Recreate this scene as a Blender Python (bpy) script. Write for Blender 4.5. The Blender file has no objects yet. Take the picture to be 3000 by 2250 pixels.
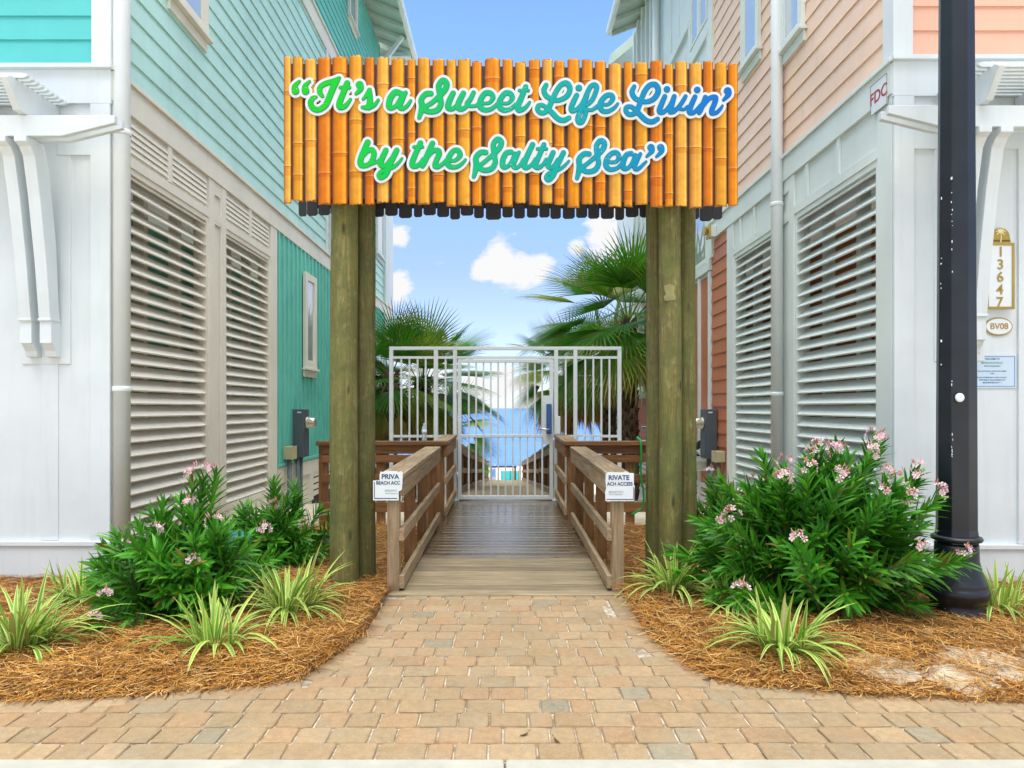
import bpy, math, random
import numpy as np
from mathutils import Vector, Matrix, noise

RNG = random.Random(7)
R = math.radians
scene = bpy.context.scene
COL = scene.collection
CH = 1.40                      # camera height
F = 2000.0                     # focal length in photo pixels
U0, V0 = 1481.0, 1195.0        # vanishing point in the photo


def P(u, v, d):
    """point at distance d seen at photo pixel (u, v)"""
    return Vector(((u - U0) * d / F, d, CH - (v - V0) * d / F))


def S(r, g, b, k=1.0):
    def f(c):
        c /= 255.0
        return (c / 12.92 if c <= 0.04045 else ((c + 0.055) / 1.055) ** 2.4) * k
    return (f(r), f(g), f(b), 1.0)


# ------------------------------------------------------------------ mesh builder
class MB:
    def __init__(self):
        self.v, self.f, self.m, self.c, self.s = [], [], [], [], []

    def vert(self, p):
        self.v.append((p[0], p[1], p[2]))
        return len(self.v) - 1

    def face(self, idx, mi=0, col=None, smooth=False):
        self.f.append(tuple(idx)); self.m.append(mi); self.c.append(col); self.s.append(smooth)

    def poly(self, pts, mi=0, col=None, smooth=False):
        self.face([self.vert(p) for p in pts], mi, col, smooth)

    def box(self, x0, x1, y0, y1, z0, z1, mi=0, col=None):
        if x0 > x1: x0, x1 = x1, x0
        if y0 > y1: y0, y1 = y1, y0
        if z0 > z1: z0, z1 = z1, z0
        b = len(self.v)
        for x, y, z in ((x0, y0, z0), (x1, y0, z0), (x1, y1, z0), (x0, y1, z0),
                        (x0, y0, z1), (x1, y0, z1), (x1, y1, z1), (x0, y1, z1)):
            self.v.append((x, y, z))
        for q in ((0, 3, 2, 1), (4, 5, 6, 7), (0, 1, 5, 4), (1, 2, 6, 5), (2, 3, 7, 6), (3, 0, 4, 7)):
            self.face([b + i for i in q], mi, col)

    def beam(self, p, q, w, h, mi=0, col=None, up=(0, 0, 1)):
        p, q = Vector(p), Vector(q)
        d = (q - p).normalized()
        s = d.cross(Vector(up))
        if s.length < 1e-5: s = d.cross(Vector((0, 1, 0)))
        s.normalize(); t = s.cross(d).normalized()
        b = len(self.v)
        for e in (p, q):
            for a, c in ((-1, -1), (1, -1), (1, 1), (-1, 1)):
                self.v.append(tuple(e + s * (a * w / 2) + t * (c * h / 2)))
        for k in ((0, 1, 2, 3), (7, 6, 5, 4), (0, 4, 5, 1), (1, 5, 6, 2), (2, 6, 7, 3), (3, 7, 4, 0)):
            self.face([b + i for i in k], mi, col)

    def tube(self, pts, rad, n=8, mi=0, col=None, smooth=True, caps=True):
        pts = [Vector(p) for p in pts]
        if not isinstance(rad, (list, tuple)): rad = [rad] * len(pts)
        rings = []
        ref = Vector((0.3, 0.2, 1)).normalized()
        for i, p in enumerate(pts):
            d = (pts[min(i + 1, len(pts) - 1)] - pts[max(i - 1, 0)]).normalized()
            a = d.cross(ref)
            if a.length < 0.1: a = d.cross(Vector((1, 0, 0)))
            a.normalize(); b = d.cross(a).normalized()
            rings.append([self.vert(p + (a * math.cos(2 * math.pi * k / n) + b * math.sin(2 * math.pi * k / n)) * rad[i]) for k in range(n)])
        for r0, r1 in zip(rings, rings[1:]):
            for k in range(n):
                self.face([r0[k], r0[(k + 1) % n], r1[(k + 1) % n], r1[k]], mi, col, smooth)
        if caps:
            self.face(rings[0][::-1], mi, col); self.face(rings[-1], mi, col)

    def lathe(self, prof, c, n=24, axis='z', mi=0, col=None, smooth=True, flute=None):
        rings = []
        for r, h in prof:
            ring = []
            for k in range(n):
                a = 2 * math.pi * k / n
                rr = r * (flute(a, h) if flute else 1)
                x, y = rr * math.cos(a), rr * math.sin(a)
                if axis == 'z': p = (c[0] + x, c[1] + y, c[2] + h)
                elif axis == 'x': p = (c[0] + h, c[1] + x, c[2] + y)
                else: p = (c[0] + x, c[1] + h, c[2] + y)
                ring.append(self.vert(p))
            rings.append(ring)
        for r0, r1 in zip(rings, rings[1:]):
            for k in range(n):
                self.face([r0[k], r0[(k + 1) % n], r1[(k + 1) % n], r1[k]], mi, col, smooth)
        self.face(rings[0][::-1], mi, col); self.face(rings[-1], mi, col)

    def prism(self, pts, fn, a, b, mi=0, col=None):
        """2-D outline pts extruded from a to b; fn(x, y, t) -> 3-D"""
        n = len(pts)
        lo = [self.vert(fn(x, y, a)) for x, y in pts]
        hi = [self.vert(fn(x, y, b)) for x, y in pts]
        self.face(lo[::-1], mi, col); self.face(hi, mi, col)
        for i in range(n):
            j = (i + 1) % n
            self.face([lo[i], lo[j], hi[j], hi[i]], mi, col)

    def build(self, name, mats, parent=None, bevel=0, world=True, recalc=True):
        me = bpy.data.meshes.new(name)
        me.from_pydata(self.v, [], self.f)
        if not isinstance(mats, (list, tuple)): mats = [mats]
        for m in mats: me.materials.append(m)
        me.polygons.foreach_set('material_index', self.m)
        me.polygons.foreach_set('use_smooth', self.s)
        if any(c is not None for c in self.c):
            at = me.attributes.new('tint', 'FLOAT_COLOR', 'FACE')
            arr = []
            for c in self.c:
                c = c or (0.5, 0.5, 0.5)
                arr += [c[0], c[1], c[2], 1.0]
            at.data.foreach_set('color', arr)
        me.update()
        if recalc:
            import bmesh
            bm = bmesh.new(); bm.from_mesh(me)
            bmesh.ops.recalc_face_normals(bm, faces=bm.faces)
            bm.to_mesh(me); bm.free()
        o = bpy.data.objects.new(name, me)
        COL.objects.link(o)
        if parent:
            o.parent = parent
            if world:
                w = Vector(parent.location)
                p = parent.parent
                while p: w = w + Vector(p.location); p = p.parent
                o.location = -w
        if bevel:
            md = o.modifiers.new('bevel', 'BEVEL'); md.width = bevel; md.segments = 2
            md.limit_method = 'ANGLE'; md.harden_normals = False
        return o


def thing(name, loc, label, cat, group=None):
    o = bpy.data.objects.new(name, None)
    o.location = loc; o.empty_display_size = 0.1
    COL.objects.link(o)
    return tag(o, label, cat, group)


def tag(o, label, cat, group=None, kind=None):
    o['label'] = label; o['category'] = cat
    if group: o['group'] = group
    if kind: o['kind'] = kind
    return o


def struct(o):
    o['kind'] = 'structure'
    return o


def text(name, body, size, mat, loc, rot, parent, bold=0.0, extrude=0.0008, align='CENTER', sx=1.0):
    cu = bpy.data.curves.new(name, 'FONT')
    cu.body = body; cu.size = size; cu.extrude = extrude; cu.offset = bold
    cu.align_x = align; cu.align_y = 'CENTER'
    cu.materials.append(mat)
    o = bpy.data.objects.new(name, cu); COL.objects.link(o)
    o.rotation_euler = rot; o.scale = (sx, 1, 1)
    o.parent = parent
    w = Vector(parent.location); p = parent.parent
    while p: w = w + Vector(p.location); p = p.parent
    o.location = Vector(loc) - w
    bpy.context.view_layer.update()
    me = bpy.data.meshes.new_from_object(o.evaluated_get(bpy.context.evaluated_depsgraph_get()))
    q = bpy.data.objects.new(name, me); COL.objects.link(q)          # lettering as a plain mesh
    q.parent = parent; q.location = o.location; q.rotation_euler = o.rotation_euler; q.scale = o.scale
    bpy.data.objects.remove(o); bpy.data.curves.remove(cu)
    q.name = name
    return q


# ------------------------------------------------------------------ materials
def newmat(name):
    m = bpy.data.materials.new(name); m.use_nodes = True
    nt = m.node_tree; nt.nodes.clear()
    out = nt.nodes.new('ShaderNodeOutputMaterial')
    b = nt.nodes.new('ShaderNodeBsdfPrincipled')
    nt.links.new(b.outputs[0], out.inputs[0])
    return m, nt, b, out


def nd(nt, typ, **kw):
    n = nt.nodes.new(typ)
    for k, v in kw.items():
        if k in n.inputs: n.inputs[k].default_value = v
        else: setattr(n, k, v)
    return n


def coords(nt, scale=(1, 1, 1), kind='Object'):
    tc = nt.nodes.new('ShaderNodeTexCoord')
    mp = nt.nodes.new('ShaderNodeMapping'); mp.inputs['Scale'].default_value = scale
    nt.links.new(tc.outputs[kind], mp.inputs[0])
    return mp.outputs[0]


def mixc(nt, fac, a, b, blend='MIX'):
    n = nt.nodes.new('ShaderNodeMix'); n.data_type = 'RGBA'; n.blend_type = blend
    for sock, val in ((n.inputs[0], fac), (n.inputs[6], a), (n.inputs[7], b)):
        if hasattr(val, 'is_output'): nt.links.new(val, sock)
        elif isinstance(val, (int, float)): sock.default_value = val
        else: sock.default_value = val
    return n.outputs[2]


def noise_out(nt, vec, scale=5, detail=4, rough=0.5, dist=0.0):
    n = nd(nt, 'ShaderNodeTexNoise', Scale=scale, Detail=detail, Roughness=rough, Distortion=dist)
    nt.links.new(vec, n.inputs['Vector'])
    return n.outputs['Fac']


def ramp(nt, fac, stops):
    r = nt.nodes.new('ShaderNodeValToRGB')
    e = r.color_ramp.elements
    while len(e) < len(stops): e.new(0.5)
    for el, (p, c) in zip(e, stops):
        el.position = p; el.color = c if len(c) == 4 else (*c, 1)
    nt.links.new(fac, r.inputs[0])
    return r.outputs[0]


def bump(nt, b, h, strength=0.2, dist=0.01):
    n = nd(nt, 'ShaderNodeBump', Strength=strength, Distance=dist)
    nt.links.new(h, n.inputs['Height'])
    nt.links.new(n.outputs[0], b.inputs['Normal'])


def paint(name, col, rough=0.5, var=0.10, dirt=0.12, bmp=0.05, scale=1.0):
    """house paint: faint mottling, rain streaks, slight orange peel; tint attribute varies boards"""
    m, nt, b, out = newmat(name)
    v = coords(nt)
    n1 = noise_out(nt, v, 1.7 * scale, 5, 0.6)
    vs = coords(nt, (9, 9, 0.9))
    n2 = noise_out(nt, vs, 1.2, 4, 0.6)
    dk = tuple(c * (1 - var * 1.6) for c in col[:3]) + (1,)
    lt = tuple(min(1, c * (1 + var * .6)) for c in col[:3]) + (1,)
    c = ramp(nt, n1, [(0.3, dk), (0.7, lt)])
    dirtc = (col[0] * .62, col[1] * .60, col[2] * .55, 1)
    f = ramp(nt, n2, [(0.52, (0, 0, 0)), (0.8, (dirt * 2, dirt * 2, dirt * 2))])
    c = mixc(nt, f, c, dirtc)
    at = nd(nt, 'ShaderNodeAttribute', attribute_name='tint')
    sep = nt.nodes.new('ShaderNodeSeparateColor')
    nt.links.new(at.outputs['Color'], sep.inputs[0])
    nt.links.new(c, b.inputs['Base Color'])
    b.inputs['Roughness'].default_value = rough
    n3 = noise_out(nt, v, 90, 2)
    bump(nt, b, n3, bmp, 0.004)
    return m


def wood(name, c0, c1, axis='x', rough=0.75, dark=0.35, wet=None, bmp=0.35, green=None):
    m, nt, b, out = newmat(name)
    sc = {'x': (1.3, 22, 22), 'y': (22, 1.3, 22), 'z': (22, 22, 1.3)}[axis]
    v = coords(nt, sc)
    at = nd(nt, 'ShaderNodeAttribute', attribute_name='tint')
    add = nd(nt, 'ShaderNodeVectorMath', operation='MULTIPLY_ADD')
    nt.links.new(at.outputs['Color'], add.inputs[0]); add.inputs[1].default_value = (37, 53, 71)
    nt.links.new(v, add.inputs[2])
    g = noise_out(nt, add.outputs[0], 1.6, 7, 0.65, 0.6)
    vb = coords(nt)
    big = noise_out(nt, vb, 2.6, 4, 0.6)
    c = ramp(nt, g, [(0.25, tuple(x * dark for x in c0[:3])), (0.48, c0), (0.75, c1)])
    f2 = ramp(nt, big, [(0.35, (0, 0, 0)), (0.75, (0.5, 0.5, 0.5))])
    c = mixc(nt, f2, c, tuple(x * 0.55 for x in c0[:3]) + (1,))
    if green:
        gn = noise_out(nt, coords(nt, (5, 5, 1.6)), 1.8, 7, 0.75)
        fg = ramp(nt, gn, [(0.44, (0, 0, 0)), (0.58, (0.85, 0.85, 0.85))])
        pl = noise_out(nt, coords(nt, (9, 9, 5)), 1.5, 5, 0.7)
        c = mixc(nt, ramp(nt, pl, [(0.56, (0, 0, 0)), (0.68, (0.55, 0.55, 0.55))]), c, (0.42, 0.36, 0.17, 1))
        c = mixc(nt, fg, c, green)
        vo = nd(nt, 'ShaderNodeTexVoronoi', Scale=1.0)
        nt.links.new(coords(nt, (7, 7, 2.2)), vo.inputs['Vector'])
        kn = ramp(nt, vo.outputs['Distance'], [(0.05, (1, 1, 1)), (0.13, (0, 0, 0))])
        c = mixc(nt, kn, c, (0.035, 0.022, 0.01, 1))
    if green:
        ck = noise_out(nt, coords(nt, (30, 30, 1.1)), 2.2, 3, 0.5, 0.8)
        c = mixc(nt, ramp(nt, ck, [(0.478, (0, 0, 0)), (0.495, (.8, .8, .8)), (0.51, (0, 0, 0))]), c, (0.04, 0.032, 0.012, 1))
        bl = noise_out(nt, coords(nt, (3, 3, 3)), 2.0, 8, 0.8, 0.3)
        c = mixc(nt, ramp(nt, bl, [(0.40, (.6, .6, .6)), (0.55, (0, 0, 0))]), c, (0.090, 0.092, 0.028, 1))
    # per-piece tint
    sep = nt.nodes.new('ShaderNodeSeparateColor'); nt.links.new(at.outputs['Color'], sep.inputs[0])
    mr = nd(nt, 'ShaderNodeMapRange'); mr.inputs[3].default_value = 0.72; mr.inputs[4].default_value = 1.2
    nt.links.new(sep.outputs[0], mr.inputs[0])
    mul = nd(nt, 'ShaderNodeVectorMath', operation='SCALE')
    nt.links.new(c, mul.inputs[0]); nt.links.new(mr.outputs[0], mul.inputs['Scale'])
    c = mul.outputs[0]
    b.inputs['Roughness'].default_value = rough
    if wet:
        tc = nt.nodes.new('ShaderNodeTexCoord'); sx = nt.nodes.new('ShaderNodeSeparateXYZ')
        nt.links.new(tc.outputs['Object'], sx.inputs[0])
        wn = noise_out(nt, coords(nt, (1.2, 5.0, 1)), 1.1, 5, 0.65)
        ad = nd(nt, 'ShaderNodeMath', operation='MULTIPLY_ADD'); ad.inputs[1].default_value = 1.1
        nt.links.new(wn, ad.inputs[0]); nt.links.new(sx.outputs[1], ad.inputs[2])
        f = ramp(nt, nd_map(nt, ad.outputs[0], wet[0] + .95, wet[0] + 1.35), [(0, (0, 0, 0)), (1, (1, 1, 1))])
        f_far = ramp(nt, nd_map(nt, sx.outputs[1], wet[1], wet[1] + 0.6), [(0, (1, 1, 1)), (1, (0, 0, 0))])
        fm = mixc(nt, 1.0, f, f_far, 'MULTIPLY')
        wetc = mixc(nt, 1.0, c, (0.50, 0.46, 0.46, 1), 'MULTIPLY')
        c = mixc(nt, fm, c, wetc)
        rr = nd(nt, 'ShaderNodeMapRange'); rr.inputs[3].default_value = rough; rr.inputs[4].default_value = 0.16
        nt.links.new(fm, rr.inputs[0]); nt.links.new(rr.outputs[0], b.inputs['Roughness'])
    nt.links.new(c, b.inputs['Base Color'])
    bump(nt, b, g, bmp, 0.006)
    return m


def nd_map(nt, val, a, b_):
    m = nd(nt, 'ShaderNodeMapRange'); m.inputs[1].default_value = a; m.inputs[2].default_value = b_
    nt.links.new(val, m.inputs[0])
    return m.outputs[0]


def plain(name, col, rough=0.5, metal=0.0, var=0.08, bmp=0.0, spec=0.5):
    m, nt, b, out = newmat(name)
    n = noise_out(nt, coords(nt), 6, 4)
    c = ramp(nt, n, [(0.3, tuple(x * (1 - var) for x in col[:3])), (0.7, tuple(min(1, x * (1 + var)) for x in col[:3]))])
    nt.links.new(c, b.inputs['Base Color'])
    b.inputs['Roughness'].default_value = rough; b.inputs['Metallic'].default_value = metal
    b.inputs['Specular IOR Level'].default_value = spec
    if bmp: bump(nt, b, noise_out(nt, coords(nt), 60, 3), bmp, 0.004)
    return m


def tinted(name, rough=0.8, nscale=25, var=0.25, bmp=0.3, spec=0.3, transl=0.0, bscale=60):
    """colour from the per-face tint attribute with noise on top"""
    m, nt, b, out = newmat(name)
    at = nd(nt, 'ShaderNodeAttribute', attribute_name='tint')
    n = noise_out(nt, coords(nt), nscale, 5, 0.65)
    k = ramp(nt, n, [(0.25, (1 - var,) * 3), (0.75, (1 + var * .5,) * 3)])
    c = mixc(nt, 1.0, at.outputs['Color'], k, 'MULTIPLY')
    nt.links.new(c, b.inputs['Base Color'])
    b.inputs['Roughness'].default_value = rough
    b.inputs['Specular IOR Level'].default_value = spec
    if bmp: bump(nt, b, noise_out(nt, coords(nt), bscale, 4, 0.7), bmp, 0.005)
    if transl:
        t = nt.nodes.new('ShaderNodeBsdfTranslucent'); nt.links.new(c, t.inputs[0])
        mx = nt.nodes.new('ShaderNodeMixShader'); mx.inputs[0].default_value = transl
        nt.links.new(b.outputs[0], mx.inputs[1]); nt.links.new(t.outputs[0], mx.inputs[2])
        nt.links.new(mx.outputs[0], out.inputs[0])
    return m


def glass_pane(name):
    m, nt, b, out = newmat(name)
    b.inputs['Base Color'].default_value = (0.58, 0.63, 0.68, 1)
    b.inputs['Roughness'].default_value = 0.03
    b.inputs['Metallic'].default_value = 0.45
    b.inputs['Specular IOR Level'].default_value = 1.0
    n = noise_out(nt, coords(nt), 1.5, 2)
    bump(nt, b, n, 0.03, 0.02)
    return m


M = {}
M['white'] = paint('white house paint', (0.70, 0.755, 0.77), 0.55, 0.05, 0.11)
M['cream'] = paint('warm white trim paint', (0.80, 0.76, 0.66), 0.55, 0.05, 0.10)
M['cool'] = paint('cool white trim paint', (0.72, 0.78, 0.75), 0.55, 0.05, 0.07)
M['soffit'] = paint('pale green soffit paint', (0.56, 0.66, 0.56), 0.6, 0.06, 0.1)
M['turq'] = paint('turquoise siding paint', (0.085, 0.51, 0.50), 0.5, 0.05, 0.04)
M['turq_pale'] = paint('sky-glare turquoise siding paint', (0.50, 0.78, 0.70), 0.42, 0.07, 0.12)  # front turquoise paled, with grazing sky glare put into the colour
M['turq_batten'] = paint('turquoise batten paint', (0.16, 0.58, 0.48), 0.5, 0.08, 0.10)
M['peach'] = paint('peach siding paint', (0.82, 0.46, 0.32), 0.5, 0.04, 0.04)
M['peach_pale'] = paint('sky-glare peach siding paint', (0.88, 0.62, 0.46), 0.45, 0.05, 0.08)  # alley copy of the peach, lightened by sky glare in its colour
M['salmon'] = paint('shaded salmon siding paint', (0.50, 0.17, 0.085), 0.5, 0.06, 0.06)  # lower peach siding darkened, its shade put into the colour
M['teal_in'] = paint('teal inner wall', (0.22, 0.68, 0.58), 0.6, 0.06, 0.1)
M['rust_in'] = paint('terracotta inner wall', (0.66, 0.22, 0.09), 0.6, 0.06, 0.1)
M['pane'] = glass_pane('window glass')
M['pipe'] = paint('downspout enamel', (0.78, 0.83, 0.83), 0.35, 0.04, 0.08)
M['pole'] = wood('treated pole timber', (0.185, 0.155, 0.040), (0.36, 0.325, 0.125), 'z', 0.8, 0.35, green=(0.130, 0.150, 0.036, 1))
M['deck'] = wood('deck planks', (0.255, 0.195, 0.105), (0.43, 0.345, 0.215), 'x', 0.75, 0.4, wet=(5.70, 10.4))
for ax in 'xyz':
    M['grey_' + ax] = wood('weathered rail timber ' + ax, (0.36, 0.25, 0.14), (0.56, 0.43, 0.275), ax, 0.85, 0.45)
    M['brown_' + ax] = wood('stained rail timber ' + ax, (0.24, 0.105, 0.03), (0.40, 0.20, 0.07), ax, 0.6, 0.45)
M['gate'] = paint('white powder coat', (0.74, 0.79, 0.79), 0.35, 0.04, 0.05)
M['black_iron'] = plain('black lamp enamel', (0.009, 0.012, 0.018), 0.34, 0.0, 0.3, 0.12)
M['black_board'] = plain('black panel back', (0.018, 0.018, 0.022), 0.6)
M['dark_brown'] = plain('dark print ground', (0.035, 0.016, 0.012), 0.5)
M['bamboo'] = tinted('printed bamboo', 0.55, 14, 0.22, 0.0, 0.15)
M['letter_white'] = plain('white vinyl', (0.62, 0.66, 0.67), 0.4, 0, 0.03)
M['gold'] = plain('gold leaf plate', (0.40, 0.28, 0.055), 0.4, 0.35, 0.15)
M['gold_dark'] = plain('dark gold edge', (0.15, 0.09, 0.02), 0.4, 0.3)
M['gold_pale'] = plain('pale gold', (0.75, 0.66, 0.30), 0.4)
M['plate'] = plain('white sign plate', (0.74, 0.78, 0.80), 0.35, 0, 0.03)
M['plate_blue'] = plain('pale blue sign plate', (0.55, 0.68, 0.80), 0.35, 0, 0.03)
M['navy'] = plain('navy ink', (0.015, 0.055, 0.15), 0.5)
M['ink_blue'] = plain('blue ink', (0.05, 0.20, 0.38), 0.5)
M['ink_green'] = plain('green ink', (0.16, 0.42, 0.25), 0.5)
M['ink_pale'] = plain('faded ink', (0.40, 0.52, 0.55), 0.5)
M['red'] = plain('faded red ink', (0.38, 0.035, 0.05), 0.5)
M['meter_grey'] = plain('grey meter box', (0.085, 0.105, 0.12), 0.5, 0.1, 0.1)
M['meter_glass'] = plain('meter glass', (0.50, 0.48, 0.38), 0.12, 0.5, 0.2)
M['beige_box'] = plain('beige plastic', (0.46, 0.42, 0.24), 0.5)
M['conduit'] = plain('grey conduit', (0.16, 0.19, 0.20), 0.5)
M['brass'] = plain('brass alarm', (0.50, 0.37, 0.07), 0.4, 0.2)
M['lock_blue'] = plain('blue lock plastic', (0.02, 0.10, 0.30), 0.3)
M['steel'] = plain('brushed steel', (0.55, 0.58, 0.60), 0.3, 0.8)
M['hose'] = plain('green hose rubber', (0.01, 0.30, 0.05), 0.4)
M['rubber'] = plain('black rubber', (0.02, 0.02, 0.022), 0.5)
M['leafwood'] = plain('shrub bark', (0.12, 0.10, 0.045), 0.8)
M['oleander'] = tinted('oleander leaf', 0.38, 8, 0.2, 0.0, 0.4, 0.32)
M['petal'] = tinted('oleander petal', 0.6, 30, 0.12, 0.0, 0.2, 0.25)
M['flax'] = tinted('flax lily blade', 0.45, 8, 0.15, 0.0, 0.4, 0.3)
M['palm'] = tinted('palm leaf', 0.38, 6, 0.22, 0.0, 0.5, 0.32)
M['dead'] = tinted('dry palm leaf', 0.8, 6, 0.3, 0.0, 0.2, 0.2)
M['trunk'] = tinted('palm trunk', 0.9, 18, 0.45, 0.6, 0.2, 0, 30)
M['straw'] = tinted('pine straw needles', 0.75, 10, 0.3, 0.0, 0.25)
M['paver'] = tinted('tumbled pavers', 0.85, 26, 0.24, 0.5, 0.25, 0, 110)
_nt = M['paver'].node_tree; _b = [n for n in _nt.nodes if n.type == 'BSDF_PRINCIPLED'][0]
_c = _b.inputs['Base Color'].links[0].from_socket
_n1 = noise_out(_nt, coords(_nt), 4.5, 6, 0.7, 0.4); _n2 = noise_out(_nt, coords(_nt, (1.3, 1, 1)), 7.5, 5, 0.65)
_c = mixc(_nt, ramp(_nt, _n1, [(0.5, (0, 0, 0)), (0.72, (.55, .55, .55))]), _c, (0.32, 0.28, 0.195, 1))
_c = mixc(_nt, ramp(_nt, _n2, [(0.52, (0, 0, 0)), (0.75, (.5, .5, .5))]), _c, (0.42, 0.265, 0.13, 1))
_n3 = noise_out(_nt, coords(_nt), 160, 2, 0.5)
_c = mixc(_nt, ramp(_nt, _n3, [(0.64, (0, 0, 0)), (0.72, (.6, .6, .6))]), _c, (0.62, 0.54, 0.42, 1))
_n4 = noise_out(_nt, coords(_nt), 1.1, 5, 0.7)
_c = mixc(_nt, ramp(_nt, _n4, [(0.5, (0, 0, 0)), (0.78, (.45, .45, .45))]), _c, (0.21, 0.165, 0.10, 1))
_nt.links.new(_c, _b.inputs['Base Color'])


def ground_mat(name, stops, scale, rough=0.9, bmp=0.5, dist=0.03, bs=30):
    m, nt, b, out = newmat(name)
    v = coords(nt)
    n = noise_out(nt, v, scale, 8, 0.7)
    nt.links.new(ramp(nt, n, stops), b.inputs['Base Color'])
    b.inputs['Roughness'].default_value = rough
    bump(nt, b, noise_out(nt, v, bs, 6, 0.75), bmp, dist)
    return m


M['sand'] = ground_mat('pale sand', [(0.3, (0.62, 0.54, 0.40)), (0.7, (0.78, 0.71, 0.58))], 9)
M['joint'] = ground_mat('joint sand', [(0.42, (0.28, 0.20, 0.12)), (0.60, (0.70, 0.64, 0.52))], 9, bs=80)
M['soil'] = ground_mat('straw litter', [(0.3, (0.075, 0.028, 0.008)), (0.55, (0.20, 0.085, 0.02)), (0.8, (0.30, 0.14, 0.035))], 28)
def soil_mat():
    m = ground_mat('straw litter and sand', [(0.3, (0.075, 0.028, 0.008)), (0.55, (0.20, 0.085, 0.02)), (0.8, (0.30, 0.14, 0.035))], 28)
    nt = m.node_tree; b = [n for n in nt.nodes if n.type == 'BSDF_PRINCIPLED'][0]
    old = b.inputs['Base Color'].links[0].from_socket
    tc = nt.nodes.new('ShaderNodeTexCoord')
    tot = None
    for x, y, r in ((2.0, 3.58, .34), (2.55, 3.66, .42), (3.1, 3.75, .32), (2.3, 3.45, .3)):
        vm = nd(nt, 'ShaderNodeVectorMath', operation='DISTANCE'); nt.links.new(tc.outputs['Object'], vm.inputs[0]); vm.inputs[1].default_value = (x, y, .03)
        q = nd(nt, 'ShaderNodeMapRange'); q.inputs[1].default_value = 0; q.inputs[2].default_value = r; q.inputs[3].default_value = 1; q.inputs[4].default_value = 0
        nt.links.new(vm.outputs['Value'], q.inputs[0])
        if tot is None: tot = q.outputs[0]
        else:
            mx = nd(nt, 'ShaderNodeMath', operation='MAXIMUM'); nt.links.new(tot, mx.inputs[0]); nt.links.new(q.outputs[0], mx.inputs[1]); tot = mx.outputs[0]
    nz = noise_out(nt, tc.outputs['Object'], 7, 6, .65)
    a = nd(nt, 'ShaderNodeMath', operation='ADD'); nt.links.new(tot, a.inputs[0]); nt.links.new(nz, a.inputs[1])
    f = ramp(nt, a.outputs[0], [(0.955, (0, 0, 0)), (1.0, (1, 1, 1))])
    nt.links.new(mixc(nt, f, old, (0.60, 0.52, 0.37, 1)), b.inputs['Base Color'])
    return m


M['soil'] = soil_mat()
M['concrete'] = ground_mat('kerb concrete', [(0.3, (0.37, 0.355, 0.29)), (0.7, (0.47, 0.45, 0.375))], 7, 0.85, 0.25, 0.006, 90)
M['asphalt'] = ground_mat('road asphalt', [(0.3, (0.045, 0.045, 0.048)), (0.7, (0.075, 0.075, 0.075))], 40, 0.9)


def letter_mat():
    m, nt, b, out = newmat('gradient letter vinyl')
    tc = nt.nodes.new('ShaderNodeTexCoord'); sx = nt.nodes.new('ShaderNodeSeparateXYZ')
    nt.links.new(tc.outputs['Object'], sx.inputs[0])
    f = nd_map(nt, sx.outputs[0], -1.62, 1.72)
    c = ramp(nt, f, [(0.0, S(28, 205, 5, .80)), (0.14, S(0, 205, 55, .80)), (0.36, S(0, 190, 105, .80)), (0.52, S(0, 180, 145, .80)),
                     (0.68, S(0, 160, 178, .80)), (0.82, S(0, 135, 195, .80)), (1.0, S(0, 108, 212, .80))])
    vo = nd(nt, 'ShaderNodeTexVoronoi', Scale=1.0)
    nt.links.new(coords(nt, (52, 52, 52)), vo.inputs['Vector'])
    patch = noise_out(nt, coords(nt), 3.0, 2)
    fl = ramp(nt, vo.outputs['Distance'], [(0.10, (1, 1, 1)), (0.16, (0, 0, 0))])
    pm = ramp(nt, patch, [(0.54, (0, 0, 0)), (0.60, (0.75, 0.75, 0.75))])
    c = mixc(nt, mixc(nt, 1.0, fl, pm, 'MULTIPLY'), c, (0.72, 0.85, 0.80, 1))
    nt.links.new(c, b.inputs['Base Color']); b.inputs['Roughness'].default_value = 0.5
    b.inputs['Specular IOR Level'].default_value = 0.2
    return m


M['letter'] = letter_mat()


def water_mat():
    m, nt, b, out = newmat('sea water')
    b.inputs['Roughness'].default_value = 0.4
    b.inputs['Specular IOR Level'].default_value = 0.25
    v = coords(nt, (0.10, 0.35, 1))
    n = noise_out(nt, v, 1.6, 6, 0.65)
    bump(nt, b, n, 0.5, 0.35)
    c = ramp(nt, noise_out(nt, coords(nt, (0.012, 0.05, 1)), 1.0, 5), [(0.35, (0.085, 0.215, 0.50)), (0.7, (0.145, 0.295, 0.58))])
    c = mixc(nt, ramp(nt, noise_out(nt, coords(nt, (0.06, 0.5, 1)), 1.0, 6, .7), [(0.45, (0, 0, 0)), (0.62, (.75, .75, .75))]), c, (0.06, 0.16, 0.42, 1))
    nt.links.new(c, b.inputs['Base Color'])
    return m


M['water'] = water_mat()


def tentcloth(name, col):
    return plain(name, col, 0.7, 0, 0.15)


# ------------------------------------------------------------------ world, sun, camera
SUN_EL, SUN_AZ = 64.0, 196.0     # azimuth: degrees clockwise from +Y (ahead); 200 = behind the camera


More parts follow.
